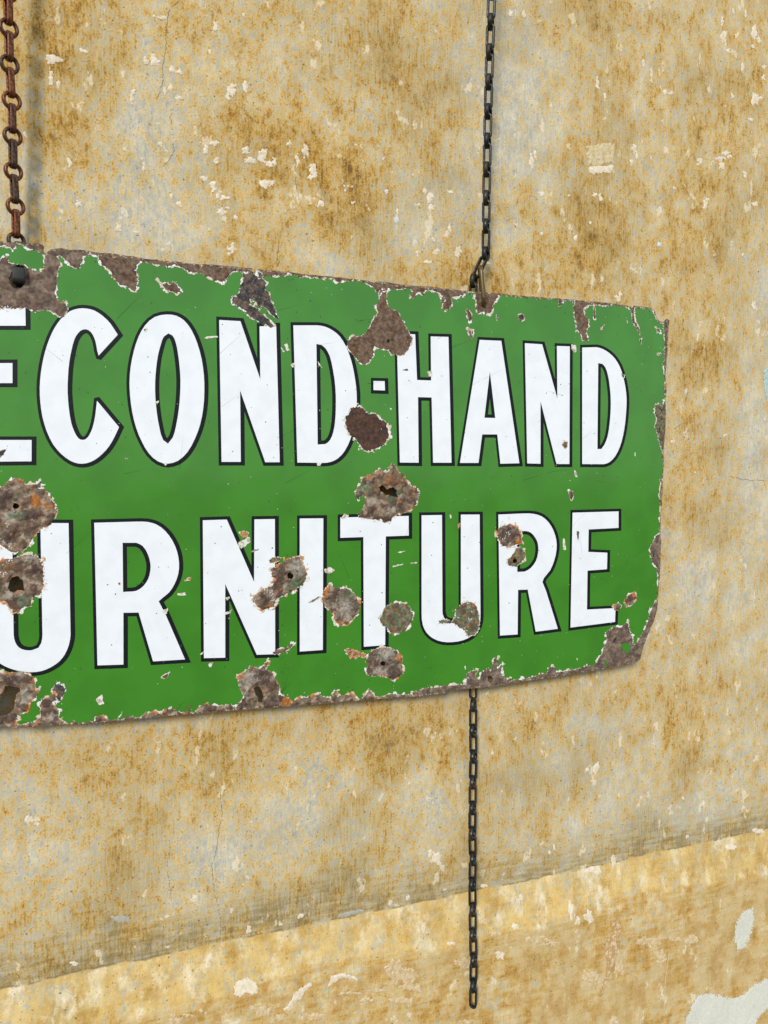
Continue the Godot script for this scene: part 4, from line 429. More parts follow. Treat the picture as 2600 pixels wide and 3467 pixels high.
["wash", [415.8,-814.7,407.7,-818.0,405.1,-823.9,396.1,-828.7,386.4,-818.4,381.6,-813.0,371.4,-807.7,369.8,-800.3,370.7,-791.7,383.0,-790.8,395.2,-795.8,407.2,-798.9,408.0,-807.6]],
["wash", [391.7,-801.3,390.2,-814.5,379.5,-813.3,374.7,-823.4,368.6,-811.0,365.1,-804.7,356.9,-798.8,353.3,-785.4,361.2,-779.5,366.5,-772.5,374.0,-779.3,383.5,-776.1,381.4,-792.0]],
["wash", [507.5,-811.9,512.9,-818.1,506.7,-821.3,495.0,-820.2,484.0,-816.2,480.8,-810.3,475.7,-806.5,472.4,-801.8,476.3,-798.6,485.0,-798.5,494.7,-798.8,500.6,-804.7,506.6,-808.2]],
["wash", [418.6,-835.1,417.1,-836.8,419.4,-842.1,407.3,-839.3,398.9,-835.4,393.7,-832.3,383.1,-828.3,375.6,-822.5,383.3,-820.5,395.5,-821.7,408.0,-823.8,415.5,-829.3,418.3,-832.7]],
["wash", [656.0,-803.7,664.5,-810.3,643.5,-806.5,633.5,-808.7,617.3,-803.2,602.4,-798.2,605.9,-794.3,604.0,-790.9,612.6,-790.6,618.5,-788.7,631.1,-793.1,650.2,-794.3,649.7,-799.5]],
["wash", [673.7,-815.9,668.7,-816.7,671.9,-821.9,658.7,-817.3,650.8,-815.4,637.9,-812.9,636.5,-809.2,639.8,-807.3,636.8,-802.8,651.9,-807.6,659.7,-805.3,670.4,-809.4,678.6,-813.7]],
["wash", [813.4,-885.7,815.0,-897.1,811.5,-906.4,804.1,-899.2,796.8,-911.5,792.1,-897.7,793.6,-885.1,789.4,-874.6,788.6,-859.1,795.7,-852.4,803.9,-858.4,808.4,-869.4,815.8,-874.1]],
["wash", [759.8,-895.1,759.8,-900.7,756.1,-906.2,746.2,-905.6,737.6,-900.5,726.0,-897.6,723.1,-889.9,729.4,-885.7,726.1,-877.2,739.3,-883.3,744.8,-883.9,755.1,-882.7,758.4,-889.6]],
["wash", [908.7,-898.5,902.0,-903.0,899.8,-907.3,897.2,-915.8,892.5,-910.0,886.8,-907.4,884.5,-897.8,884.3,-888.2,883.5,-875.0,892.1,-881.1,896.4,-872.3,902.1,-878.7,906.3,-887.6]],
["wash", [890.9,-858.8,899.5,-865.3,889.8,-867.3,872.9,-865.0,857.8,-859.6,840.1,-854.9,833.8,-848.8,841.8,-846.3,845.2,-843.1,854.3,-840.6,870.4,-849.3,889.2,-849.8,890.3,-855.4]],
["wash", [981.9,-878.5,977.6,-882.2,970.5,-881.9,965.7,-881.7,958.1,-884.7,949.5,-880.3,946.0,-873.8,947.8,-868.5,955.0,-867.3,957.6,-862.2,966.4,-861.7,974.3,-866.9,980.5,-872.5]],
["wash", [940.7,-865.1,945.8,-868.8,940.0,-869.9,929.5,-868.9,917.7,-865.9,911.8,-862.1,913.2,-860.0,912.5,-858.1,906.4,-853.3,920.1,-856.6,927.9,-858.9,938.0,-860.2,948.9,-863.9]],
["wash", [511.3,-916.2,509.9,-917.6,507.9,-919.0,503.2,-920.2,496.2,-917.4,493.5,-914.2,486.7,-911.3,483.5,-907.5,492.6,-908.5,495.8,-906.9,502.4,-910.1,512.6,-910.3,515.1,-914.4]],
["wash", [403.9,-851.3,402.0,-854.5,395.2,-856.0,382.5,-851.3,371.4,-851.1,364.0,-846.2,362.6,-842.6,357.5,-838.0,366.4,-838.0,374.2,-838.5,383.3,-838.8,390.7,-843.2,407.2,-847.5]],
["wash", [564.8,-775.8,562.2,-777.9,558.3,-778.7,553.2,-777.1,548.6,-777.2,541.4,-775.6,543.4,-772.3,541.3,-769.5,542.5,-766.8,548.2,-767.0,553.6,-767.7,558.5,-770.0,563.9,-772.6]],
["wash", [43.6,-791.2,41.0,-794.1,39.2,-798.1,32.0,-795.1,25.7,-795.2,23.1,-790.4,22.9,-787.2,19.9,-783.4,24.6,-782.8,25.4,-777.1,32.8,-778.4,35.6,-784.7,43.8,-786.9]],
["wash", [59.8,-788.2,61.0,-790.2,57.8,-790.3,54.5,-789.5,51.5,-788.7,44.7,-787.9,47.9,-785.9,42.1,-782.5,48.5,-783.4,50.4,-782.0,54.5,-784.5,60.0,-784.4,58.8,-786.8]],
["wash", [182.1,-811.6,171.0,-812.1,171.2,-818.0,161.4,-815.6,150.0,-816.4,149.1,-808.1,145.6,-804.3,137.0,-797.5,140.9,-792.8,155.2,-799.1,161.5,-797.6,166.4,-802.4,174.8,-805.6]],
["wash", [193.1,-825.5,199.2,-830.4,192.8,-830.7,186.0,-830.7,179.0,-827.4,177.4,-824.0,175.6,-822.0,172.6,-819.2,178.1,-819.6,181.1,-819.3,185.7,-818.0,192.4,-820.4,196.0,-823.7]],
["wash", [33.1,-799.2,28.2,-799.5,23.4,-799.5,16.7,-799.1,7.9,-796.4,3.4,-793.6,-4.8,-790.4,2.3,-790.6,-1.1,-787.3,10.0,-790.6,17.3,-790.1,24.3,-793.8,28.3,-796.3]],
["wash", [316.3,-818.3,319.6,-821.7,311.3,-821.8,296.6,-816.2,285.9,-815.7,277.2,-812.0,272.9,-808.9,281.2,-809.1,281.4,-807.4,289.4,-808.9,297.7,-809.3,303.5,-812.7,309.5,-815.1]],
["wash", [364.9,-826.1,354.6,-825.6,347.7,-824.5,344.1,-827.4,334.8,-823.7,332.0,-820.5,322.1,-817.1,319.8,-813.8,333.1,-816.5,334.3,-813.6,343.1,-817.0,349.0,-819.2,351.8,-821.5]],
["wash", [342.8,-836.3,336.4,-836.4,333.7,-837.5,326.9,-835.3,320.2,-835.1,311.9,-832.4,310.9,-829.6,314.2,-828.4,313.0,-825.6,320.4,-826.6,327.5,-828.2,332.0,-830.9,336.8,-833.1]],
["wash", [252.6,-840.6,259.8,-846.2,250.0,-845.5,241.4,-846.0,230.8,-841.9,228.1,-837.5,224.3,-834.6,223.2,-831.9,218.5,-825.9,233.6,-831.3,240.6,-831.8,249.2,-834.5,257.3,-838.4]],
["blue", [1113.9,196.3,1120.6,203.3,1130.9,209.1,1133.6,132.8,1122.7,143.2,1116.9,159.1,1115.5,175.1]],
["cream", [1027.6,74.3,1028.5,72.9,1026.8,72.3,1025.9,70.0,1024.0,71.7,1023.1,72.7,1021.7,73.5,1022.0,74.8,1021.7,76.6,1023.6,77.4,1025.5,77.5,1027.5,77.2,1028.9,75.9]],
["cream", [911.7,61.3,909.4,60.3,908.3,59.7,907.2,57.3,904.9,58.9,901.2,58.5,902.0,60.5,903.0,61.7,902.3,63.3,904.7,63.6,906.8,63.8,909.6,64.1,911.8,63.0]],
["white", [1121.6,106.3,1123.2,104.9,1122.0,103.9,1120.0,104.7,1118.9,104.4,1117.5,104.6,1117.5,105.8,1116.2,106.8,1117.8,107.5,1118.7,108.0,1119.9,108.1,1121.0,107.8,1121.7,107.1]],
["white", [959.7,6.2,960.6,5.1,958.9,5.3,958.3,4.9,957.5,4.8,956.7,5.1,955.9,5.7,956.7,6.5,956.3,7.5,957.3,7.8,958.3,8.0,958.9,7.2,959.4,6.8]],
["white", [934.9,153.4,934.1,151.0,933.9,148.0,932.9,145.9,931.8,147.5,931.3,150.2,929.9,151.5,931.1,154.2,931.1,156.5,931.3,160.2,932.5,160.9,933.1,156.7,933.6,155.2]],
["white", [-110.7,-318.5,-109.7,-322.8,-110.5,-326.0]]]
const STROKES := [
["pencil", 0.55, "along", [907.3,83.6,918.2,90.2,929.5,95.4]],
["pencil", 0.55, "along", [920.1,92.2,919.3,80.0,920.7,69.1]],
["pencil", 0.55, "along", [929.2,93.1,931.1,82.8,934.1,72.6,939.9,83.7,945.7,74.7,951.0,85.8,946.8,92.8]],
["pencil", 0.55, "along", [953.4,98.8,954.1,91.1,954.9,80.1]],
["pencil", 0.55, "along", [960.9,80.9,961.7,89.9,964.5,96.5,972.0,88.2,977.5,96.8,980.8,105.9]],
["pencil", 0.5, "along", [888.8,73.0,893.4,64.9]],
["crack", 0.7, "along", [1035.1,-1.7,1052.0,-3.0,1069.1,-7.0,1086.4,-9.1,1103.7,-8.4,1138.8,-9.9]],
["crack", 0.8, "along", [195.7,330.4,192.1,320.9,194.4,311.9,190.8,304.6,191.9,299.0]],
["crack", 0.5, "along", [57.9,649.8,45.5,638.1,40.5,609.5,41.1,585.0,35.2,556.2,36.5,541.0,28.5,515.0]],
["crack", 0.5, "along", [45.0,499.1,47.7,477.8,48.8,446.7,34.7,425.9]],
["crack", 0.5, "along", [221.2,461.5,219.3,431.4,224.3,408.8,227.6,395.9]],
["crack", 0.6, "along", [194.7,335.7,192.2,322.2,191.0,305.8]],
["crack", 0.5, "along", [101.0,-465.3,104.0,-497.3,98.7,-524.4,95.0,-551.9,88.0,-575.2,89.4,-600.1,100.4,-666.0,98.4,-690.5]],
["crack", 0.4, "along", [27.9,-543.6,24.4,-567.1,28.8,-595.5,30.1,-616.5]],
["gouge", 0.6, "along", [758.1,554.8,762.4,539.2,764.5,529.7]],
["drip", 1.6, "along", [913.5,-881.6,909.2,-921.1,904.8,-960.5,904.1,-994.1]]]
const STAINS := [
["b", 298, 435, 55, 47, 1],
["b", 208, 469, 101, 47, 0.5],
["b", 167, 496, 47, 39, 0.5],
["b", -94, 480, 27, 133, 0.7],
["b", -130, 591, 47, 39, 0.6],
["b", -34, 349, 39, 31, 0.5],
["b", 490, 323, 86, 31, 0.8],
["b", 597, 459, 39, 31, 0.4],
["b", 722, 371, 55, 47, 0.8],
["b", 739, 454, 39, 47, 0.4],
["b", 922, 516, 47, 94, 0.5],
["b", 1003, 583, 47, 78, 0.35],
["b", 1062, 740, 47, 117, 0.4],
["b", 743, 751, 94, 47, 0.3],
["b", 357, 688, 62, 47, 0.3],
["b", 85, 621, 62, 47, 0.3],
["b", 394, 600, 47, 62, 0.3],
["b", 989, 351, 62, 62, 0.4],
["b", 895, 384, 31, 47, 0.5],
["b", 934, 65, 31, 94, 0.45],
["b", 982, 226, 47, 47, 0.5],
["b", 349, -412, 86, 55, 0.8],
["b", 159, -424, 62, 47, 0.5],
["b", 72, -399, 47, 39, 0.3],
["b", 634, -414, 55, 39, 0.5],
["b", 937, -456, 47, 62, 0.6],
["b", -60, -402, 94, 39, 0.5],
["b", -43, -497, 47, 47, 0.4],
["b", 104, -515, 39, 39, 0.45],
["b", 373, -535, 31, 62, 0.4],
["b", 461, -479, 23, 62, 0.6],
["b", -155, -486, 47, 23, 0.4],
["b", 681, -559, 31, 23, 0.4],
["b", 50, 302, 23, 23, 0.4],
["b", 504, -595, 62, 47, 0.3],
["b", 581, -463, 62, 31, 0.4],
["b", 660, 315, 70, 23, 0.5],
["b", 220, 358, 47, 31, 0.4],
["b", 159, 312, 47, 23, 0.5],
["b", 833, -394, 47, 31, 0.4],
["g", 22, 486, 47, 55, 0.6],
["g", -74, 345, 70, 39, 0.7],
["g", 33, 388, 55, 47, 0.5],
["g", 395, 391, 39, 70, 0.7],
["g", 560, 693, 94, 86, 0.5],
["g", 570, 572, 55, 78, 0.6],
["g", 596, 510, 62, 39, 0.4],
["g", 489, 445, 39, 47, 0.5],
["g", 255, 322, 39, 23, 0.5],
["g", 861, 563, 62, 47, 0.2],
["g", 1086, 24, 39, 156, 0.8],
["g", 962, -198, 39, 70, 0.8],
["g", 1097, -285, 47, 94, 0.3],
["g", 215, -540, 156, 47, 0.55],
["g", 215, -439, 62, 62, 0.45],
["g", -144, -513, 94, 31, 0.5],
["g", -131, -425, 70, 39, 0.5],
["g", 437, -538, 47, 62, 0.6],
["g", 797, -576, 70, 70, 0.6],
["g", 671, -500, 55, 47, 0.5],
["g", 974, -629, 94, 39, 0.6],
["g", 755, -436, 55, 31, 0.6],
["g", 581, -528, 47, 62, 0.5],
["g", 1081, -509, 47, 70, 0.2],
["g", -10, -348, 156, 16, 0.4],
["g", 90, -554, 47, 39, 0.5],
["g", 1098, 335, 31, 62, 0.6],
["g", 1, 322, 62, 31, 0.5],
["g", 1010, 345, 39, 39, 0.4],
["o", 932, 124, 31, 94, 0.5],
["o", 937, -27, 23, 47, 0.5],
["o", 78, 545, 156, 94, 0.3],
["o", 335, 508, 156, 117, 0.3],
["o", 791, 653, 117, 156, 0.3],
["o", 984, -993, 109, 23, 0.3]]

var noise_fine := FastNoiseLite.new()
var noise_lump := FastNoiseLite.new()
var noise_tone := FastNoiseLite.new()
var noise_edge := FastNoiseLite.new()
var noise_blot := FastNoiseLite.new()
var rng := RandomNumberGenerator.new()
var M := {}

func _ready():
	rng.seed = 11
	camera_and_light()
	setup_noise()
	setup_materials()
	build_wall()
	build_sign()
	build_chains()

func camera_and_light():
	var cam := Camera3D.new()
	cam.name = "camera"
	cam.position = EYE
	cam.rotation_degrees = Vector3(-2.934, -18.823, 0)
	cam.fov = 71.68
	cam.near = 0.02
	cam.far = 200.0
	add_child(cam)
	cam.current = true
	var sky_mat := ProceduralSkyMaterial.new()
	sky_mat.sky_top_color = Color(0.80, 0.87, 0.96)
	sky_mat.sky_horizon_color = Color(0.93, 0.94, 0.95)
	sky_mat.sky_curve = 0.2
	sky_mat.ground_horizon_color = Color(0.58, 0.56, 0.53)
	sky_mat.ground_bottom_color = Color(0.40, 0.38, 0.35)
	sky_mat.sun_angle_max = 1.0
	var sky := Sky.new()
	sky.sky_material = sky_mat
	var env := Environment.new()
	env.background_mode = Environment.BG_SKY
	env.sky = sky
	env.background_energy_multiplier = 1.0
	env.tonemap_mode = Environment.TONE_MAPPER_LINEAR
	env.tonemap_exposure = 1.12
	env.sdfgi_enabled = true
	env.ssao_enabled = true
	env.ssil_enabled = true
	var we := WorldEnvironment.new()
	we.name = "environment"
	we.environment = env
	add_child(we)
	var sun := DirectionalLight3D.new()
	sun.name = "sun"
	sun.light_energy = 0.7
	sun.light_color = Color(1.0, 0.985, 0.955)
	sun.light_angular_distance = 13.0
	sun.shadow_enabled = true
	sun.look_at_from_position(Vector3(-0.72, 0.62, 1.15), Vector3.ZERO)
	add_child(sun)

func setup_noise():
	for n in [noise_fine, noise_lump, noise_tone, noise_edge, noise_blot]:
		n.noise_type = FastNoiseLite.TYPE_SIMPLEX_SMOOTH
		n.fractal_type = FastNoiseLite.FRACTAL_FBM
	noise_fine.seed = 3; noise_fine.frequency = 0.45; noise_fine.fractal_octaves = 3
	noise_lump.seed = 7; noise_lump.frequency = 0.11; noise_lump.fractal_octaves = 3
	noise_blot.seed = 37; noise_blot.frequency = 0.06; noise_blot.fractal_octaves = 3; noise_blot.fractal_gain = 0.4
	noise_tone.seed = 19; noise_tone.frequency = 0.055; noise_tone.fractal_octaves = 3
	noise_edge.seed = 29; noise_edge.frequency = 0.16; noise_edge.fractal_octaves = 4; noise_edge.fractal_gain = 0.6

# ------------------------------------------------------------------ helpers
func lin(r: float, g: float, b: float) -> Color:
	return Color(r / 255.0, g / 255.0, b / 255.0).srgb_to_linear()

func numbered(parent: Node, called: String) -> String:
	if not parent.has_node(NodePath(called)):
		return called
	var k := 1
	while parent.has_node(NodePath("%s_%03d" % [called, k])):
		k += 1
	return "%s_%03d" % [called, k]

func part(called: String, mesh: Mesh, mat: Material, parent: Node) -> MeshInstance3D:
	var o := MeshInstance3D.new()
	o.name = numbered(parent, called)
	o.mesh = mesh
	o.material_override = mat
	parent.add_child(o, true)
	return o

func thing(called: String, label: String, category: String, at: Vector3, group := "") -> Node3D:
	var o := Node3D.new()
	o.name = numbered(self, called)
	o.position = at
	o.set_meta("label", label)
	o.set_meta("category", category)
	if group:
		o.set_meta("group", group)
	add_child(o, true)
	return o

func points(flat: Array) -> PackedVector2Array:
	var p := PackedVector2Array()
	for i in range(0, flat.size(), 2):
		p.append(Vector2(flat[i], flat[i + 1]))
	return p

func roughened(poly: PackedVector2Array, step: float, amount: float) -> PackedVector2Array:
	var out := PackedVector2Array()
	for i in poly.size():
		var a := poly[i]
		var b := poly[(i + 1) % poly.size()]
		var n := maxi(1, int(a.distance_to(b) / step))
		var side := (b - a).normalized().orthogonal()
		for k in n:
			var q := a.lerp(b, float(k) / n)
			out.append(q + side * noise_edge.get_noise_2d(q.x * 2.0, q.y * 2.0) * amount)
	return out

func bounds(poly: PackedVector2Array) -> Rect2:
	var r := Rect2(poly[0], Vector2.ZERO)
	for p in poly:
		r = r.expand(p)
	return r

# outer shape minus holes, as simple pieces: cut into strips through every hole's middle
func pieces(outer: PackedVector2Array, holes: Array) -> Array:
	var r := bounds(outer).grow(5)
	var cuts := [r.position.x, r.end.x]
	for h in holes:
		cuts.append(bounds(h).get_center().x)
	cuts.sort()
	var out := []
	for i in cuts.size() - 1:
		if cuts[i + 1] - cuts[i] < 0.01:
			continue
		var strip := PackedVector2Array([Vector2(cuts[i], r.position.y), Vector2(cuts[i + 1], r.position.y), Vector2(cuts[i + 1], r.end.y), Vector2(cuts[i], r.end.y)])
		var now := Geometry2D.intersect_polygons(outer, strip)
		for h in holes:
			var next: Array[PackedVector2Array] = []
			for p in now:
				next.append_array(Geometry2D.clip_polygons(p, h))
			now = next
		out.append_array(now)
	return out

# a sheet with thickness: front (and back) faces, and the rim along outline and holes
func slab(outer: PackedVector2Array, holes: Array, z0: float, z1: float, back: bool, round_edge := 0.0) -> ArrayMesh:
	var st := SurfaceTool.new()
	st.begin(Mesh.PRIMITIVE_TRIANGLES)
	var rings := [outer]
	rings.append_array(holes)
	for p in pieces(outer, holes):
		var idx := Geometry2D.triangulate_polygon(p)
		for t in range(0, idx.size(), 3):
			var a: Vector2 = p[idx[t]]
			var b: Vector2 = p[idx[t + 1]]
			var c: Vector2 = p[idx[t + 2]]
			if (b - a).cross(c - a) > 0:
				var s := b
				b = c
				c = s
			st.set_normal(Vector3(0, 0, 1))
			for q in [a, b, c]:
				st.add_vertex(Vector3(q.x, q.y, z1) * 0.001)
			if back:
				st.set_normal(Vector3(0, 0, -1))
				for q in [a, c, b]:
					st.add_vertex(Vector3(q.x, q.y, z0) * 0.001)
	for k in rings.size():
		var ring: PackedVector2Array = rings[k]
		var turn := Geometry2D.is_polygon_clockwise(ring)
		for i in ring.size():
			var a := ring[i]
			var b := ring[(i + 1) % ring.size()]
			var n := (b - a).orthogonal().normalized()
			if turn == (k == 0):
				n = -n
			st.set_normal(Vector3(n.x, n.y, 0))
			for q in [[a, z1], [b, z1], [b, z0], [a, z1], [b, z0], [a, z0]]:
				st.add_vertex(Vector3(q[0].x, q[0].y, q[1]) * 0.001)
	return st.commit()

# signed distance (millimetres, inside positive) to a polygon on a grid, right within «band»
func distance_grid(poly: PackedVector2Array, org: Vector2, nx: int, ny: int, cell: float, band: float) -> PackedFloat32Array:
	var d := PackedFloat32Array()
	d.resize(nx * ny)
	d.fill(band)
	var n := poly.size()
	for i in n:
		var a := poly[i]
		var b := poly[(i + 1) % n]
		var x0 := maxi(0, int((minf(a.x, b.x) - band - org.x) / cell))
		var x1 := mini(nx - 1, int((maxf(a.x, b.x) + band - org.x) / cell) + 1)
		var y0 := maxi(0, int((minf(a.y, b.y) - band - org.y) / cell))
		var y1 := mini(ny - 1, int((maxf(a.y, b.y) + band - org.y) / cell) + 1)
		var e := b - a
		var l := maxf(e.length_squared(), 1e-9)
		for y in range(y0, y1 + 1):
			var py := org.y + y * cell - a.y
			for x in range(x0, x1 + 1):
				var px := org.x + x * cell - a.x
				var t := clampf((px * e.x + py * e.y) / l, 0.0, 1.0)
				var dx := px - e.x * t
				var dy := py - e.y * t
				var q := dx * dx + dy * dy
				var at := y * nx + x
				if q < d[at] * d[at]:
					d[at] = sqrt(q)
	for y in ny:
		var py := org.y + y * cell
		var xs := []
		for i in n:
			var a := poly[i]
			var b := poly[(i + 1) % n]
			if (a.y > py) != (b.y > py):
				xs.append(a.x + (py - a.y) / (b.y - a.y) * (b.x - a.x))
		xs.sort()
		var k := 0
		for x in nx:
			var px := org.x + x * cell
			while k < xs.size() and xs[k] < px:
				k += 1
			if k % 2 == 0:
				d[y * nx + x] = -d[y * nx + x]
	return d

# the part of a grid where «f» is positive, as one smooth mesh
func contour(f: PackedFloat32Array, z: PackedFloat32Array, col: PackedColorArray, org: Vector2, nx: int, ny: int, cell: float) -> ArrayMesh:
	var V := PackedVector3Array()
	var N := PackedVector3Array()
	var C := PackedColorArray()
	var I := PackedInt32Array()
	var corner := PackedInt32Array()
	corner.resize(nx * ny)
	corner.fill(-1)
	var edge_h := corner.duplicate()
	var edge_v := corner.duplicate()
	var steps := [[0, 0], [1, 0], [1, 1], [0, 1]]
	for y in ny - 1:
		for x in nx - 1:
			var base := y * nx + x
			var ids := [base, base + 1, base + nx + 1, base + nx]
			var inside := 0
			for k in 4:
				if f[ids[k]] > 0.0:
					inside += 1
			if inside == 0:
				continue
			var loop := PackedInt32Array()
			for k in 4:
				var a: int = ids[k]
				var b: int = ids[(k + 1) % 4]
				if f[a] > 0.0:
					if corner[a] < 0:
						corner[a] = V.size()
						var ax := a % nx
						var ay := a / nx
						V.append(Vector3(org.x + ax * cell, org.y + ay * cell, z[a]) * 0.001)
						var zx := (z[mini(a + 1, nx * ny - 1)] - z[maxi(a - 1, 0)]) / (2.0 * cell)
						var zy := (z[mini(a + nx, nx * ny - 1)] - z[maxi(a - nx, 0)]) / (2.0 * cell)
						N.append(Vector3(-zx, -zy, 1).normalized())
						C.append(col[a])
					loop.append(corner[a])
				if (f[a] > 0.0) != (f[b] > 0.0):
					var lo := mini(a, b)
					var flat := absi(a - b) == 1
					var got := edge_h[lo] if flat else edge_v[lo]
					if got < 0:
						got = V.size()
						var t := clampf(f[a] / (f[a] - f[b]), 0.02, 0.98)
						var pa := Vector3(org.x + (a % nx) * cell, org.y + (a / nx) * cell, z[a])
						var pb := Vector3(org.x + (b % nx) * cell, org.y + (b / nx) * cell, z[b])
						V.append(pa.lerp(pb, t) * 0.001)
						N.append(Vector3(0, 0, 1))
						C.append(col[a] if f[a] > 0.0 else col[b])
						if flat:
							edge_h[lo] = got
						else:
							edge_v[lo] = got
					loop.append(got)
			for k in range(1, loop.size() - 1):
				I.append(loop[0])
				I.append(loop[k + 1])
				I.append(loop[k])
	if I.is_empty():
		return null
	var arr := []
	arr.resize(Mesh.ARRAY_MAX)
	arr[Mesh.ARRAY_VERTEX] = V
	arr[Mesh.ARRAY_NORMAL] = N
	arr[Mesh.ARRAY_COLOR] = C
	arr[Mesh.ARRAY_INDEX] = I
	var m := ArrayMesh.new()
	m.add_surface_from_arrays(Mesh.PRIMITIVE_TRIANGLES, arr)
	return m

func noise_picture(n: FastNoiseLite, w: int, h: int) -> Image:
	return n.get_seamless_image(w, h, false, false, 0.1)

func make_noise(sd: int, freq: float, octaves: int, kind := FastNoiseLite.TYPE_SIMPLEX_SMOOTH) -> FastNoiseLite:
	var n := FastNoiseLite.new()
	n.seed = sd
	n.frequency = freq
	n.noise_type = kind
	n.fractal_type = FastNoiseLite.FRACTAL_FBM if octaves > 1 else FastNoiseLite.FRACTAL_NONE
	n.fractal_octaves = octaves
	return n

func grain(sd: int, freq: float, octaves: int, lo: float, hi: float) -> ImageTexture:
	var im := noise_picture(make_noise(sd, freq, octaves), 512, 512)
	im.convert(Image.FORMAT_L8)
	var b := im.get_data()
	for i in b.size():
		b[i] = int(255.0 * lerpf(lo, hi, smoothstep(0.2, 0.8, b[i] / 255.0)))
	return ImageTexture.create_from_image(Image.create_from_data(512, 512, false, Image.FORMAT_L8, b))

func triplanar(albedo: Color, rough: float, tex: Texture2D, per_metre: float) -> StandardMaterial3D:
	var m := StandardMaterial3D.new()
	m.albedo_color = albedo
	m.roughness = rough
	m.albedo_texture = tex
	m.uv1_triplanar = true
	m.uv1_scale = Vector3.ONE * per_metre
	return m

func setup_materials():
	var mottle := grain(5, 0.006, 4, 0.945, 1.0)
	var clean := grain(15, 0.012, 3, 0.98, 1.0)
	var speck := grain(6, 0.06, 4, 0.78, 1.0)
	var blotch := grain(16, 0.02, 4, 0.55, 1.0)
	var wave := grain(8, 0.006, 2, 0.0, 1.0)
	var scuff := grain(9, 0.03, 4, 0.0, 1.0)
	var green := triplanar(Color8(66, 134, 40), 0.17, mottle, 3.1)
	green.heightmap_enabled = true
	green.heightmap_texture = wave
	green.heightmap_scale = 0.02
	M.green = green
	var white := triplanar(Color8(238, 242, 244), 0.3, clean, 5.0)
	white.heightmap_enabled = true
	white.heightmap_texture = scuff
	white.heightmap_scale = 0.001
	M.white = white
	var black := triplanar(Color8(24, 30, 31), 0.45, speck, 9.0)
	black.metallic_specular = 0.3
	M.black = black
	var steel := triplanar(Color8(92, 72, 60), 0.92, speck, 6.0)
	M.steel = steel
	var rust := StandardMaterial3D.new()
	rust.vertex_color_use_as_albedo = true
	rust.albedo_texture = speck
	rust.uv1_triplanar = true
	rust.uv1_scale = Vector3.ONE * 5.0
	rust.roughness = 0.93
	rust.heightmap_enabled = true
	rust.heightmap_texture = scuff
	rust.heightmap_scale = 0.04
	M.rust = rust
	var chip := StandardMaterial3D.new()
	chip.vertex_color_use_as_albedo = true
	chip.roughness = 0.55
	M.chip = chip
	var flake := StandardMaterial3D.new()
	flake.vertex_color_use_as_albedo = true
	flake.roughness = 0.9
	flake.albedo_texture = grain(12, 0.09, 4, 0.95, 1.0)
	flake.uv1_triplanar = true
	flake.uv1_scale = Vector3.ONE * 4.0
	M.flake = flake
	M.bronze = []
	for q in [Color8(138, 84, 54), Color8(122, 78, 56), Color8(150, 88, 52), Color8(108, 82, 64)]:
		var bronze := triplanar(q, 0.38 + 0.06 * M.bronze.size(), blotch, 21.0)
		bronze.metallic = 0.55
		M.bronze.append(bronze)
	M.iron = []
	for q in [Color8(64, 66, 66), Color8(74, 74, 70), Color8(56, 60, 62), Color8(78, 70, 62)]:
		var iron := triplanar(q, 0.34 + 0.05 * M.iron.size(), blotch, 21.0)
		iron.metallic = 0.5
		M.iron.append(iron)
	var brass := triplanar(Color8(120, 100, 68), 0.36, speck, 14.0)
	brass.metallic = 0.6
	M.brass = brass
	var hook := triplanar(Color8(48, 48, 46), 0.6, speck, 14.0)
	M.hook = hook

# ------------------------------------------------------------------ the wall
func soft(a: float, b: float, x: float) -> float:
	var t := clampf((x - a) / (b - a), 0.0, 1.0)
	return t * t * (3.0 - 2.0 * t)

func layer(sd: int, freq: float, octaves: int, w: int, h: int, gain := 0.5) -> PackedByteArray:
	var n := make_noise(sd, freq, octaves)
	n.fractal_gain = gain
	var im := n.get_image(w, h, false, false, true)
	im.convert(Image.FORMAT_L8)
	if w != 1536 or h != 2048:
		im.resize(1536, 2048, Image.INTERPOLATE_CUBIC)
	return im.get_data()

# where the photograph's plaster is browner, greyer, more ochre: broad stains, 0..255 round 128
func stain_map(kind: String) -> PackedByteArray:
	var w := 96
	var h := 128
	var b := PackedByteArray()
	b.resize(w * h)
	for y in h:
		var my := WALL.end.y - (y + 0.5) / h * WALL.size.y
		for x in w:
			var mx := WALL.position.x + (x + 0.5) / w * WALL.size.x
			var v := 0.0
			for s in STAINS:
				if s[0] == kind:
					var dx: float = (mx - s[1]) / s[3]
					var dy: float = (my - s[2]) / s[4]
					v += s[5] * exp(-0.7 * (dx * dx + dy * dy))
			b[y * w + x] = int(clampf(v, 0.0, 1.0) * 255.0)
	var im := Image.create_from_data(w, h, false, Image.FORMAT_L8, b)
	im.resize(1536, 2048, Image.INTERPOLATE_CUBIC)
	return im.get_data()

const RAMP := [[195.0, 190.0, 173.0], [202.0, 190.0, 157.0], [208.0, 176.0, 112.0], [189.0, 147.0, 69.0], [150.0, 108.0, 37.0], [98.0, 71.0, 25.0]]
var LA := []
var plaster_rgb := PackedByteArray()
var plaster_high := PackedByteArray()

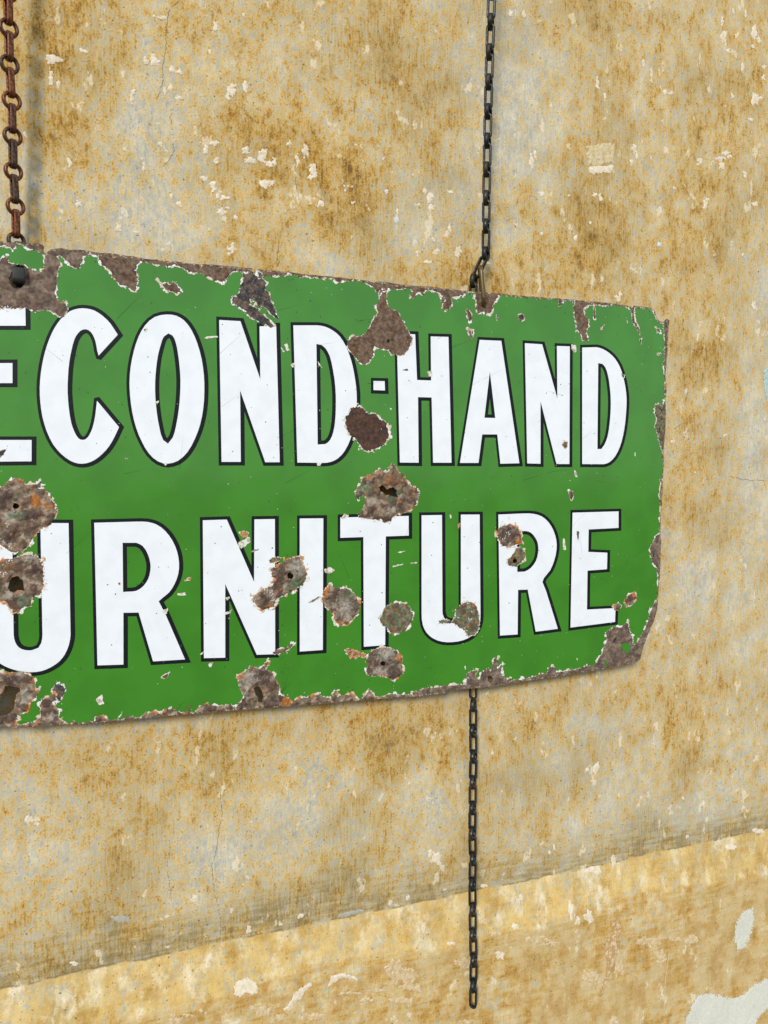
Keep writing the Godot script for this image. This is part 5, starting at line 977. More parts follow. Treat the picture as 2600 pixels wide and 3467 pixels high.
func paint_row(y: int):
	var A: PackedByteArray = LA[0]
	var B: PackedByteArray = LA[1]
	var C: PackedByteArray = LA[2]
	var D: PackedByteArray = LA[3]
	var E: PackedByteArray = LA[4]
	var F: PackedByteArray = LA[5]
	var G: PackedByteArray = LA[6]
	var SB: PackedByteArray = LA[7]
	var SG: PackedByteArray = LA[8]
	var SO: PackedByteArray = LA[9]
	var H: PackedByteArray = LA[10]
	var K: PackedByteArray = LA[11]
	var W: PackedByteArray = LA[12]
	var my := WALL.end.y - (y + 0.5)
	var i := y * 1536
	var row := PackedByteArray()
	row.resize(1536 * 3)
	var high := PackedByteArray()
	high.resize(1536)
	for x in 1536:
		var a := A[i] / 255.0
		var b := B[i] / 255.0
		var c := C[i] / 255.0
		var d := D[i] / 255.0
		var e := E[i] / 255.0
		var f := F[i] / 255.0
		var g := G[i] / 255.0
		var sb := SB[i] / 255.0
		var sg := SG[i] / 255.0
		var so := SO[i] / 255.0
		var h := H[i] / 255.0
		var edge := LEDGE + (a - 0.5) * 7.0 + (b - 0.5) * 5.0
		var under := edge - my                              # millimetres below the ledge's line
		# bare plaster, straw, ochre and brown in turn, as the wash is thicker: one ramp over a gritty mix of scales
		var grit_mix := 0.86 * (c - 0.5) + 0.46 * (e - 0.5) + 0.60 * (d - 0.5)
		var s := 0.345 + 0.60 * (b - 0.5) + 0.18 * (a - 0.5) + 0.20 * (f - 0.5) + grit_mix + 0.30 * sb * (0.2 + 1.5 * h) - 0.30 * sg * (0.4 + 1.2 * f) + 0.07 * so
		var band := 78.0 + 60.0 * (a - 0.5) + 26.0 * (b - 0.5)
		var k := 0.0
		if under > 0.0:
			k = soft(0.0, 1.5, under) * (1.0 - soft(band - 6.0, band + 4.0, under))
			s += 0.10 - 0.10 * k + 0.26 * (h - 0.5)
		var hz := W[i] / 255.0                                # brush strokes that follow the ledge
		if under > 0.0:
			s = 0.46 + 0.62 * (s - 0.42) + (0.40 - 0.16 * k) * (hz - 0.5) + 0.25 * (f - 0.5)
		elif under > -140.0:
			s += 0.22 * soft(-140.0, -20.0, under) * (hz - 0.5)
		s = clampf(s, 0.0, 0.999) * 5.0
		var at := int(s)
		var m := s - at
		var r := lerpf(RAMP[at][0], RAMP[at + 1][0], m)
		var gr := lerpf(RAMP[at][1], RAMP[at + 1][1], m)
		var bl := lerpf(RAMP[at][2], RAMP[at + 1][2], m)
		var tone := 50.0 * (c - 0.5) + 30.0 * (d - 0.5) + 24.0 * (h - 0.5)
		r += tone
		gr += tone
		bl += tone
		# pale scrapes where a broad blade went down the wall
		var scrape := soft(0.545, 0.62, 0.46 * d + 0.34 * h + 0.2 * g) * 0.45
		r = lerpf(r, 216.0, scrape)
		gr = lerpf(gr, 206.0, scrape)
		bl = lerpf(bl, 180.0, scrape)
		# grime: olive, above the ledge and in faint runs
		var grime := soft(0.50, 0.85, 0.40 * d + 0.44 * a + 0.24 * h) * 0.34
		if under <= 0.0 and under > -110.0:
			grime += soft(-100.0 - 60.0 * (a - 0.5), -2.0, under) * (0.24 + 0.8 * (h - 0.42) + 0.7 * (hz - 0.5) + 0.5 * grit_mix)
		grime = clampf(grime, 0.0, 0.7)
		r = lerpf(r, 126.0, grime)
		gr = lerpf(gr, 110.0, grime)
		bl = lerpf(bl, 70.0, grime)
		var relief := 120.0 + 40.0 * (b - 0.5) + 70.0 * (c - 0.5) + 60.0 * (e - 0.5)
		if under > 0.0:
			# the sloping band keeps a brighter yellow wash, rubbed pale in places
			var yk := k * clampf(0.16 + 1.3 * (h - 0.42) + 0.8 * grit_mix, 0.0, 0.6)
			r = lerpf(r, 232.0, yk)
			gr = lerpf(gr, 198.0, yk)
			bl = lerpf(bl, 122.0, yk)
			var pale := soft(0.50, 0.64, 0.6 * g + 0.2 * c + 0.2 * e) * (0.3 + 0.35 * k)
			r = lerpf(r, 232.0, pale)
			gr = lerpf(gr, 216.0, pale)
			bl = lerpf(bl, 180.0, pale)
			var rubbed := (1.0 - k) * soft(0.42, 0.56, 0.7 * a + 0.4 * h - 0.06) * 0.5
			r = lerpf(r, 208.0, rubbed)
			gr = lerpf(gr, 184.0, rubbed)
			bl = lerpf(bl, 134.0, rubbed)
			var tan := (1.0 - k) * soft(0.48, 0.70, f) * 0.32
			r = lerpf(r, 180.0, tan)
			gr = lerpf(gr, 132.0, tan)
			bl = lerpf(bl, 64.0, tan)
		# shreds of an older cream coat
		var shred := soft(0.735, 0.765, 0.80 * g + 0.14 * c + 0.10 * b) * 0.65
		r = lerpf(r, 236.0, shred)
		gr = lerpf(gr, 224.0, shred)
		bl = lerpf(bl, 198.0, shred)
		relief += 46.0 * shred
		# fine brown grains all over
		var speckle := soft(0.66, 0.80, 0.7 * e + 0.3 * c + 0.10 * (f - 0.5)) * 0.5
		r = lerpf(r, 112.0, speckle)
		gr = lerpf(gr, 88.0, speckle)
		bl = lerpf(bl, 44.0, speckle)
		# soot grains and pits
		var soot := soft(0.80, 0.87, 0.78 * e + 0.16 * f + 0.12 * d) * 0.7
		r = lerpf(r, 92.0, soot)
		gr = lerpf(gr, 84.0, soot)
		bl = lerpf(bl, 66.0, soot)
		relief -= 70.0 * soot
		# blue black grit
		var grit := soft(0.85, 0.88, K[i] / 255.0) * 0.8
		r = lerpf(r, 86.0, grit)
		gr = lerpf(gr, 88.0, grit)
		bl = lerpf(bl, 84.0, grit)
		relief -= 60.0 * grit
		# the line where the upper coat ends
		var line := 1.0 - clampf(absf(under - 0.5) / (1.2 + 1.6 * c), 0.0, 1.0)
		line *= soft(0.42, 0.6, h)
		r = lerpf(r, 104.0, line * 0.7)
		gr = lerpf(gr, 94.0, line * 0.7)
		bl = lerpf(bl, 70.0, line * 0.7)
		row[x * 3] = int(clampf(r, 0.0, 255.0))
		row[x * 3 + 1] = int(clampf(gr, 0.0, 255.0))
		row[x * 3 + 2] = int(clampf(bl, 0.0, 255.0))
		high[x] = int(clampf(relief, 0.0, 255.0))
		i += 1
	rows[y] = row
	highs[y] = high

var rows := []
var highs := []

func plaster() -> StandardMaterial3D:
	LA = [
		layer(41, 0.0042, 3, 1536, 2048), layer(42, 0.024, 6, 1536, 1250, 0.68), layer(43, 0.10, 5, 1536, 1300, 0.7),
		layer(44, 0.30, 3, 1536, 150, 0.6), layer(45, 0.30, 3, 1536, 2048, 0.6), layer(46, 0.02, 6, 1536, 1500, 0.68),
		layer(47, 0.022, 6, 1400, 1100, 0.62), stain_map("b"), stain_map("g"), stain_map("o"),
		layer(48, 0.026, 6, 1200, 1000, 0.68), layer(49, 0.13, 2, 1536, 2048), layer(50, 0.10, 5, 190, 2048, 0.65)]
	rows.resize(2048)
	highs.resize(2048)
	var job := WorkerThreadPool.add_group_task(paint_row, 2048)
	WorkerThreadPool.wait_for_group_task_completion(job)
	for y in 2048:
		plaster_rgb.append_array(rows[y])
		plaster_high.append_array(highs[y])
	rows.clear()
	highs.clear()
	LA.clear()
	var m := StandardMaterial3D.new()
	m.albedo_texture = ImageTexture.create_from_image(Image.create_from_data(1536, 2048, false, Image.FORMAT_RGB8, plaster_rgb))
	m.heightmap_enabled = true
	m.heightmap_texture = ImageTexture.create_from_image(Image.create_from_data(1536, 2048, false, Image.FORMAT_L8, plaster_high))
	m.heightmap_scale = 0.16
	m.roughness = 0.95
	return m

# how far the wall's face stands forward (millimetres) at a point of it
func wall_z(x: float, y: float) -> float:
	var edge := LEDGE + noise_tone.get_noise_2d(x * 0.2, 4.0) * 4.0
	var u := edge - y
	var bump := noise_tone.get_noise_2d(x * 0.09, y * 0.09) * 3.0 + noise_lump.get_noise_2d(x * 0.25, y * 0.16) * 0.8
	var step := 0.0
	if u > 0.0:
		step = -2.2 + 13.0 * clampf(u / 84.0, 0.0, 1.0)
	else:
		step = -2.0 * soft(-46.0, 0.0, u)
	return bump + step

func sheet(x0: float, x1: float, y0: float, y1: float, step: float) -> ArrayMesh:
	var nx := int((x1 - x0) / step) + 1
	var ny := maxi(2, int(absf(y1 - y0) / step) + 1)
	var V := PackedVector3Array()
	var U := PackedVector2Array()
	var N := PackedVector3Array()
	var I := PackedInt32Array()
	for j in ny:
		for i in nx:
			var x := lerpf(x0, x1, i / float(nx - 1))
			var y := lerpf(y0, y1, j / float(ny - 1))
			V.append(Vector3(x, y, wall_z(x, y)) * 0.001)
			U.append(Vector2((x - WALL.position.x) / WALL.size.x, (WALL.end.y - y) / WALL.size.y))
			N.append(Vector3(-(wall_z(x + 2, y) - wall_z(x - 2, y)) / 4.0, -(wall_z(x, y + 2) - wall_z(x, y - 2)) / 4.0, 1).normalized())
			if i and j:
				var k := j * nx + i
				for q in [k - nx - 1, k - nx, k, k - nx - 1, k, k - 1]:
					I.append(q)
	var arr := []
	arr.resize(Mesh.ARRAY_MAX)
	arr[Mesh.ARRAY_VERTEX] = V
	arr[Mesh.ARRAY_NORMAL] = N
	arr[Mesh.ARRAY_TEX_UV] = U
	arr[Mesh.ARRAY_INDEX] = I
	var m := ArrayMesh.new()
	m.add_surface_from_arrays(Mesh.PRIMITIVE_TRIANGLES, arr)
	return m

func build_wall():
	var w := thing("plaster_wall", "old plaster wall with worn ochre wash and a low sloping ledge", "wall", Vector3(0, 0, 0))
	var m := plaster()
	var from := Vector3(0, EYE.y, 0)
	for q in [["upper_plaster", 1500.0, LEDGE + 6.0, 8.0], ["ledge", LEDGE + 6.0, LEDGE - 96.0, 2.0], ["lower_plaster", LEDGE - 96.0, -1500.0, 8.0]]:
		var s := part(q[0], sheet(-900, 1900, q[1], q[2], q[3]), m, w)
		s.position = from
	var body := BoxMesh.new()
	body.size = Vector3(2.8, 3.0, 0.3)
	var stone := StandardMaterial3D.new()
	stone.albedo_color = Color8(150, 140, 122)
	var core := part("masonry_core", body, stone, w)
	core.position = Vector3(0.5, 1.5, -0.17)
	for q in FLAKES:
		flake(q[0], points(q[1]), w, from)
	for q in STROKES:
		stroke(q[0], q[1], points(q[3]), w, from)

func flake(kind: String, poly: PackedVector2Array, w: Node3D, from: Vector3):
	var cell := 1.0
	var r := bounds(poly).grow(6)
	if r.size.x * r.size.y > 12000.0:
		cell = 1.6
	var nx := int(r.size.x / cell) + 2
	var ny := int(r.size.y / cell) + 2
	var f := distance_grid(poly, r.position, nx, ny, cell, 10.0 if kind == "pale" else 6.0)
	var z := PackedFloat32Array()
	z.resize(nx * ny)
	var col := PackedColorArray()
	col.resize(nx * ny)
	var tones := {"cream": [lin(238, 226, 202), lin(226, 208, 174)], "white": [lin(226, 228, 224), lin(205, 208, 204)], "patch": [lin(218, 202, 164), lin(206, 184, 132)], "grey": [lin(186, 182, 166), lin(176, 172, 154)], "pale": [lin(220, 220, 204), lin(216, 215, 197)], "stain": [lin(224, 204, 166), lin(192, 152, 98)], "wash": [lin(220, 198, 158), lin(206, 176, 124)], "blue": [lin(176, 204, 200), lin(188, 198, 184)]}
	var t: Array = tones[kind]
	var worn := 0.3 if kind in ["cream", "white", "pale", "grey"] else 1.0
	var amp: float = {"white": 1.6, "pale": 9.0}.get(kind, 3.2)
	for y in ny:
		for x in nx:
			var k := y * nx + x
			var px := r.position.x + x * cell
			var py := r.position.y + y * cell
			f[k] += noise_edge.get_noise_2d(px, py) * amp
			if kind in ["wash", "patch", "blue", "stain"]:
				f[k] = minf(f[k], 3.0) - 5.5 * maxf(0.0, noise_edge.get_noise_2d(px * 0.8 + 90.0, py * 0.5) + 0.05)
			var n := noise_lump.get_noise_2d(px + 300.0, py)
			col[k] = t[0].lerp(t[1], clampf(0.4 + n * 1.4, 0.0, 1.0))
			if kind == "stain" and f[k] < 2.2:
				col[k] = t[1]
			z[k] = wall_z(px, py) + 0.3 + (0.7 * worn + 0.35) * soft(0.0, 2.0, f[k]) + n * (0.03 if kind == "pale" else 0.12)
	var mesh := contour(f, z, col, r.position, nx, ny, cell)
	if mesh:
		var o := part({"wash": "wash_patch", "patch": "plaster_patch", "pale": "plaster_patch", "stain": "water_stain", "blue": "paint_smear"}.get(kind, "paint_flake"), mesh, M.flake, w)
		o.position = from

# a pencil line, a hair crack or a drip that follows the wall's face
func stroke(kind: String, width: float, line: PackedVector2Array, w: Node3D, from: Vector3):
	var tone: Dictionary = {"pencil": lin(92, 88, 76), "crack": lin(104, 92, 70), "gouge": lin(150, 132, 100), "drip": lin(206, 196, 160)}
	var st := SurfaceTool.new()
	st.begin(Mesh.PRIMITIVE_TRIANGLES)
	var fine := PackedVector2Array()
	for i in line.size() - 1:
		var n := maxi(1, int(line[i].distance_to(line[i + 1]) / 1.6))
		for k in n:
			var q := line[i].lerp(line[i + 1], float(k) / n)
			fine.append(q + Vector2(noise_edge.get_noise_2d(q.x, q.y), noise_edge.get_noise_2d(q.y, q.x + 70)) * (0.4 if kind == "pencil" else 2.6))
	fine.append(line[line.size() - 1])
	st.set_color(tone[kind])
	st.set_normal(Vector3(0, 0, 1))
	for i in fine.size() - 1:
		var a := fine[i]
		var b := fine[i + 1]
		var gap := noise_edge.get_noise_2d(a.x * 0.7 + 40, a.y * 0.7)
		if gap > 0.24 and kind != "drip":
			continue
		var s := (b - a).normalized().orthogonal() * width * (0.5 + 0.3 * gap)
		var q := []
		for p in [a + s, b + s, b - s, a - s]:
			q.append(Vector3(p.x, p.y, wall_z(p.x, p.y) + 0.3) * 0.001)
		for k in [0, 2, 1, 0, 3, 2]:
			st.add_vertex(q[k])
	var o := part({"pencil": "pencil_writing", "crack": "hair_crack", "gouge": "scratch", "drip": "paint_drip"}[kind], st.commit(), M.chip, w)
	o.position = from

# ------------------------------------------------------------------ the sign
func build_sign():
	var s := thing("enamel_sign", "green enamel sign lettered SECOND-HAND FURNITURE in white, chipped and rusting", "sign", BASE)
	var outline := roughened(points(SIGN_OUTLINE), 5.0, 1.3)
	var holes := []
	for k in SIGN_HOLES:
		holes.append(roughened(points(SIGN_HOLES[k]), 1.5, 1.0))
	part("steel_plate", slab(outline, holes, -2.6, -0.5, true), M.steel, s)
	var face: PackedVector2Array = Geometry2D.offset_polygon(outline, -0.7)[0]
	var wider := []
	for h in holes:
		wider.append(Geometry2D.offset_polygon(h, 0.6)[0])
	part("green_enamel", slab(face, wider, -0.5, 0.0, false), M.green, s)
	for q in LETTERS:
		var outer := points(q[1])
		var inner := []
		for c in q[3]:
			inner.append(points(c[1]))
		var bigger: PackedVector2Array = Geometry2D.offset_polygon(outer, 4.8, Geometry2D.JOIN_MITER)[0]
		var moved := PackedVector2Array()
		for p in bigger:
			moved.append(p + Vector2(0.9, -0.3))
		var smaller := []
		for c in inner:
			var rest := Geometry2D.offset_polygon(c, -5.4)
			if rest.size():
				smaller.append(rest[0])
		var called := "hyphen" if q[0] == "hyphen" else "letter"
		for h in wider:
			if bounds(h).intersects(bounds(bigger)):
				inner.append(h)
				smaller.append(h)
		var l := part(called, slab(outer, inner, 0.0, 0.25, false), M.white, s)
		var under := part("letter_outline", slab(moved, smaller, 0.0, 0.12, false), M.black, l)
		under.set_meta("label", "black outline round the white letter")
	for q in DAMAGE:
		damage(q[0], q[1], points(q[3]), outline, holes, s)
	rim_rust(outline, holes, s)
	specks(outline, s)

func rust_tone(kind: String, x: float, y: float, n: float, fine: float, f: float) -> Color:
	var t := noise_tone.get_noise_2d(x + 500.0, y)
	var o := noise_lump.get_noise_2d(x * 0.8 + 900.0, y * 0.8 + 50.0)
	var c: Color
	match kind:
		"lumpy":
			var big := noise_blot.get_noise_2d(x, y)
			c = lin(138, 114, 94).lerp(lin(174, 158, 136), soft(-0.15, 0.3, t - big * 0.5 + fine * 0.25))
			c = c.lerp(lin(142, 106, 76), soft(-0.1, 0.35, 0.5 * fine + 0.8 * noise_tone.get_noise_2d(x * 1.3 + 800.0, y * 1.3)) * 0.7)
			c = c.lerp(lin(96, 75, 64), soft(0.0, 0.2, big + 0.3 * fine + 0.3 * t) * 0.85)
			for q in TINTS:
				var dx: float = (x - q[1]) / q[3]
				var dy: float = (y - q[2]) / q[4]
				if absf(dx) < 1.6 and absf(dy) < 1.6:
					var near := 1.0 - sqrt(dx * dx + dy * dy) + 0.9 * n + 0.8 * fine
					c = c.lerp({"orange": lin(214, 126, 40), "brown": lin(134, 94, 60), "green": lin(86, 118, 84), "grey": lin(184, 176, 160), "dark": lin(80, 62, 55)}[q[0]], soft(0.0, 0.45, near) * (0.85 if q[0] == "orange" else 0.75))
			var rim := 1.0 - clampf(f / 3.0, 0.0, 1.0)
			c = c.lerp(lin(200, 122, 54), soft(0.34, 0.48, o * 0.55 + t * 0.35 + 0.34 * rim) * 0.75)
			c = c.lerp(lin(104, 122, 92), soft(0.32, 0.46, -t + fine * 0.2) * 0.4)
		"green":
			c = lin(126, 126, 100).lerp(lin(92, 114, 82), clampf(0.5 + t * 2.2, 0.0, 1.0))
			c = c.lerp(lin(150, 130, 102), soft(0.0, 0.3, fine) * 0.7)
			c = c.lerp(lin(104, 84, 66), soft(0.02, 0.3, noise_blot.get_noise_2d(x, y) - t * 0.5) * 0.9)
			c = c.lerp(lin(186, 118, 58), soft(0.34, 0.44, o) * 0.8)
		"dark":
			c = lin(62, 58, 57).lerp(lin(112, 92, 76), soft(-0.12, 0.16, t + 0.4 * n))
			c = c.lerp(lin(140, 140, 142), soft(0.22, 0.34, fine) * 0.5)
		"orange":
			c = lin(196, 124, 60).lerp(lin(140, 92, 62), soft(-0.1, 0.2, n))
			c = c.lerp(lin(226, 200, 160), soft(0.15, 0.3, fine))
		"white":
			c = lin(226, 222, 208).lerp(lin(178, 166, 144), soft(0.05, 0.3, n))
		"enamel":
			c = lin(66, 132, 52)
		"ash":
			c = lin(146, 130, 114).lerp(lin(112, 92, 80), clampf(0.5 + t * 2.0, 0.0, 1.0))
			c = c.lerp(lin(138, 106, 80), soft(0.0, 0.35, fine + 0.5 * o) * 0.7)
			c = c.lerp(lin(92, 76, 66), soft(0.08, 0.3, noise_blot.get_noise_2d(x * 0.8, y * 0.8)) * 0.7)
		"deep":
			c = lin(92, 66, 52).lerp(lin(70, 53, 46), clampf(0.5 + t * 2.0, 0.0, 1.0))
			c = c.lerp(lin(112, 78, 56), soft(0.0, 0.35, fine + 0.5 * o) * 0.6)
		_:
			c = lin(124, 104, 88).lerp(lin(92, 72, 58), clampf(0.5 + t * 2.2, 0.0, 1.0))
			c = c.lerp(lin(146, 106, 70), soft(-0.05, 0.3, fine + 0.5 * o) * 0.7)
			c = c.lerp(lin(130, 118, 106), soft(0.10, 0.34, noise_tone.get_noise_2d(x * 2.0 + y, y * 2.0)) * 0.5)
	return c

func damage(kind: String, fringe: float, poly: PackedVector2Array, outline: PackedVector2Array, holes: Array, s: Node3D):
	var cell := 1.0
	var r := bounds(poly).grow(6.0)
	r = r.intersection(bounds(outline).grow(4.0))
	if r.size.x > 300.0 or r.size.y > 300.0:
		cell = 1.25
	if r.size.x < 40.0:
		cell = 0.7
	var org := r.position
	var nx := int(r.size.x / cell) + 2
	var ny := int(r.size.y / cell) + 2
	var f := distance_grid(poly, org, nx, ny, cell, 9.0)
	var limit := distance_grid(outline, org, nx, ny, cell, 6.0)
	var pits := PackedFloat32Array()
	pits.resize(nx * ny)
	pits.fill(-9.0)
	for h in holes:
		if bounds(h).grow(4.0).intersects(r):
			var d := distance_grid(h, org, nx, ny, cell, 6.0)
			for k in d.size():
				pits[k] = maxf(pits[k], d[k])
	var z := PackedFloat32Array()
	z.resize(nx * ny)
	var lip := z.duplicate()
	var ring := z.duplicate()
	var col := PackedColorArray()
	col.resize(nx * ny)
	var pale := col.duplicate()
	var small := minf(r.size.x, r.size.y) < 26.0
	var wild := 1.2 if small else 2.6
	var lumpy := {"lumpy": 1.5, "green": 0.6, "orange": 0.7, "dark": 0.25, "white": 0.1, "enamel": 0.05}.get(kind, 0.5) as float
	for y in ny:
		for x in nx:
			var k := y * nx + x
			var px := org.x + x * cell
			var py := org.y + y * cell
			if f[k] < -7.5:
				ring[k] = -1.0
				continue
			var fine := noise_fine.get_noise_2d(px, py)
			f[k] += noise_edge.get_noise_2d(px, py) * wild + fine * 0.5
			var n := noise_lump.get_noise_2d(px, py)
			var wide := fringe * (0.12 + 2.3 * maxf(0.0, noise_tone.get_noise_2d(px * 1.3 + 77.0, py * 1.3) + 0.06)) + 0.5 * fine - 0.1
			var rough_pit := pits[k] + fine * 0.5
			ring[k] = minf(minf(f[k] + wide, 0.7 - f[k]), minf(limit[k] - 0.4, -0.4 - rough_pit))
			f[k] = minf(f[k], minf(limit[k] - 0.2, -rough_pit))
			z[k] = 0.28 + lumpy * soft(0.0, 4.0, f[k]) * clampf(0.5 + noise_blot.get_noise_2d(px, py) * 1.6 + n * 0.35, 0.0, 1.6) + 0.14 * fine * soft(0.0, 1.5, f[k])
			if kind == "enamel":
				z[k] += 0.7
			if kind == "brown" or kind == "dark" or kind == "deep":
				z[k] = 0.28 + (z[k] - 0.28) * 0.5
			lip[k] = 0.27 + 0.42 * soft(0.0, 1.1, ring[k])
			col[k] = rust_tone(kind, px, py, n, fine, f[k])
			pale[k] = lin(214, 203, 176).lerp(lin(236, 235, 228), clampf(0.5 + 2.2 * noise_tone.get_noise_2d(px + 33.0, py), 0.0, 1.0))
			if kind == "lumpy" or kind == "orange":
				pale[k] = pale[k].lerp(lin(206, 130, 62), soft(0.06, 0.34, noise_lump.get_noise_2d(px * 0.5 + 210.0, py * 0.5)))
			pale[k] = pale[k].lerp(lin(120, 104, 84), soft(0.2, 0.4, fine) * 0.7)
	var mesh := contour(f, z, col, org, nx, ny, cell)
	if mesh == null:
		return
	var called := "rust_patch"
	if kind == "white":
		called = "enamel_chip"
	elif kind == "enamel":
		called = "enamel_remnant"
	var o := part(called, mesh, M.green if kind == "enamel" else (M.chip if kind == "white" else M.rust), s)
	if fringe > 0.0:
		var edge := contour(ring, lip, pale, org, nx, ny, cell)
		if edge:
			part("chipped_edge", edge, M.chip, o)

# a thin uneven band of rust that runs along the whole rim
func rim_rust(outline: PackedVector2Array, holes: Array, s: Node3D):
	var whole := bounds(outline)
	var cell := 1.0
	for side in [Rect2(whole.position.x, whole.end.y - 26, whole.size.x, 30), Rect2(whole.position.x, whole.position.y - 3, whole.size.x - 60, 22), Rect2(whole.end.x - 62, whole.position.y, 66, whole.size.y - 26)]:
		var r: Rect2 = side
		var nx := int(r.size.x / cell) + 2
		var ny := int(r.size.y / cell) + 2
		var f := distance_grid(outline, r.position, nx, ny, cell, 9.0)
		var z := f.duplicate()
		var col := PackedColorArray()
		col.resize(nx * ny)
		for y in ny:
			for x in nx:
				var k := y * nx + x
				var px := r.position.x + x * cell
				var py := r.position.y + y * cell
				var inside := f[k] - 0.1
				if inside > 8.5:
					f[k] = -1.0
					continue
				var fine := noise_fine.get_noise_2d(px, py)
				var w := 1.8 + 7.0 * maxf(0.0, noise_edge.get_noise_2d(px * 0.5, py * 0.5) + 0.05) + fine
				f[k] = minf(inside, w - inside)
				z[k] = 0.22 + 0.3 * clampf(f[k], 0.0, 1.0) + 0.15 * fine
				col[k] = rust_tone("brown", px, py, noise_lump.get_noise_2d(px, py), fine, inside)
				if w - inside < 0.9 and noise_tone.get_noise_2d(px * 2.0, py * 2.0) > -0.05:
					col[k] = lin(214, 202, 176)
		var mesh := contour(f, z, col, r.position, nx, ny, cell)
		if mesh:
			part("rim_rust", mesh, M.rust, s)

# dirt grains, tiny chips and hair scratches in the glaze, too small to pick apart
func specks(outline: PackedVector2Array, s: Node3D):
	var box := bounds(outline)
	var dark := SurfaceTool.new()
	dark.begin(Mesh.PRIMITIVE_TRIANGLES)
	var light := SurfaceTool.new()
	light.begin(Mesh.PRIMITIVE_TRIANGLES)
	var near: PackedVector2Array = Geometry2D.offset_polygon(outline, -3.0)[0]
	for i in 9000:
		var p := Vector2(rng.randf_range(box.position.x, box.end.x), rng.randf_range(box.position.y, box.end.y))
		var from_edge := minf(minf(p.x - box.position.x, box.end.x - p.x), minf(p.y - box.position.y, box.end.y - p.y))
		var cluster := noise_tone.get_noise_2d(p.x * 0.8, p.y * 0.8)
		var chance := 0.05 + 0.8 * exp(-from_edge / 22.0) * soft(-0.1, 0.3, cluster) + 0.06 * soft(0.1, 0.4, cluster)
		if rng.randf() > chance or not Geometry2D.is_point_in_polygon(p, near):
			continue
		dot(dark, p, rng.randf_range(0.35, 1.1), [lin(52, 50, 40), lin(96, 70, 50), lin(44, 62, 36)][rng.randi() % 3])
	for i in 420:
		var p := Vector2(rng.randf_range(box.position.x, box.end.x), rng.randf_range(box.position.y, box.end.y))
		if Geometry2D.is_point_in_polygon(p, near):
			dot(light, p, rng.randf_range(0.25, 0.75), lin(206, 212, 196))
	for i in 70:
		var p := Vector2(rng.randf_range(box.position.x, box.end.x), rng.randf_range(box.position.y, box.end.y))
		var to := p + Vector2.from_angle(rng.randf_range(0.1, 0.9) if i % 3 else rng.randf_range(1.2, 3.0)) * rng.randf_range(10, 60)
		if Geometry2D.is_point_in_polygon(p, near) and Geometry2D.is_point_in_polygon(to, near):
			var w := (to - p).normalized().orthogonal() * rng.randf_range(0.07, 0.16)
			light.set_color(lin(150, 180, 136) if i % 2 else lin(176, 184, 170))
			light.set_normal(Vector3(0, 0, 1))
			for q in [p + w, to, p - w]:
				light.add_vertex(Vector3(q.x, q.y, 0.31) * 0.001)
	part("dirt_grains", dark.commit(), M.chip, s).set_meta("kind", "stuff")
	part("tiny_chips", light.commit(), M.chip, s).set_meta("kind", "stuff")

func dot(st: SurfaceTool, p: Vector2, size: float, c: Color):
	st.set_color(c)
	st.set_normal(Vector3(0, 0, 1))
	var turn := rng.randf() * TAU
	var pts := []
	for k in 5:
		pts.append(p + Vector2.from_angle(turn - k * TAU / 5.0) * size * rng.randf_range(0.6, 1.3))
	for k in range(1, 4):
		for q in [pts[0], pts[k], pts[k + 1]]:
			st.add_vertex(Vector3(q.x, q.y, 0.32) * 0.001)

# ------------------------------------------------------------------ the chains
# a closed bar bent along «path» (in the plane of x and y), with a rounded section of two half widths
func bent_bar(path: PackedVector3Array, half_in: float, half_out: float, square: float) -> ArrayMesh:
	var st := SurfaceTool.new()
	st.begin(Mesh.PRIMITIVE_TRIANGLES)
	st.set_smooth_group(0)
	var n := path.size()
	var m := 14
	for i in n:
		var quad := []
		for k in 2:
			var at := (i + k) % n
			var along := (path[(at + 1) % n] - path[(at + n - 1) % n]).normalized()
			var side := along.cross(Vector3(0, 0, 1)).normalized()
			var up := side.cross(along).normalized()
			var ring := []
			for j in m:
				var t := TAU * j / m
				var cx := signf(cos(t)) * pow(absf(cos(t)), square)
				var cy := signf(sin(t)) * pow(absf(sin(t)), square)
				ring.append((path[at] + side * cx * half_in + up * cy * half_out) * 0.001)
			quad.append(ring)
		for j in m:
			var a: Vector3 = quad[0][j]
			var b: Vector3 = quad[1][j]
			var c: Vector3 = quad[1][(j + 1) % m]
			var d: Vector3 = quad[0][(j + 1) % m]
			for q in [a, c, b, a, d, c]:
				st.add_vertex(q)
	st.index()
	st.generate_normals()
	return st.commit()

func ring_path(radius: float, count := 40) -> PackedVector3Array:
	var p := PackedVector3Array()
	for i in count:
		p.append(Vector3(cos(TAU * i / count), sin(TAU * i / count), 0) * radius)
	return p

func rounded_path(half_wide: float, half_long: float, r: float) -> PackedVector3Array:
	var p := PackedVector3Array()
	for k in 4:
		var c := Vector3([1, -1, -1, 1][k] * (half_wide - r), [1, 1, -1, -1][k] * (half_long - r), 0)
		for i in 6:
			var t := PI / 2 * (k + i / 5.0)
			p.append(c + Vector3(cos(t), sin(t), 0) * r)
	return p

func oval_path(half_wide: float, half_long: float, count := 16) -> PackedVector3Array:
	var p := PackedVector3Array()
	for i in count + 1:
		var t := PI * i / count
		p.append(Vector3(cos(t) * half_wide, half_long - half_wide + sin(t) * half_wide, 0))
	for i in count + 1:
		var t := PI + PI * i / count
		p.append(Vector3(cos(t) * half_wide, -half_long + half_wide + sin(t) * half_wide, 0))
	return p

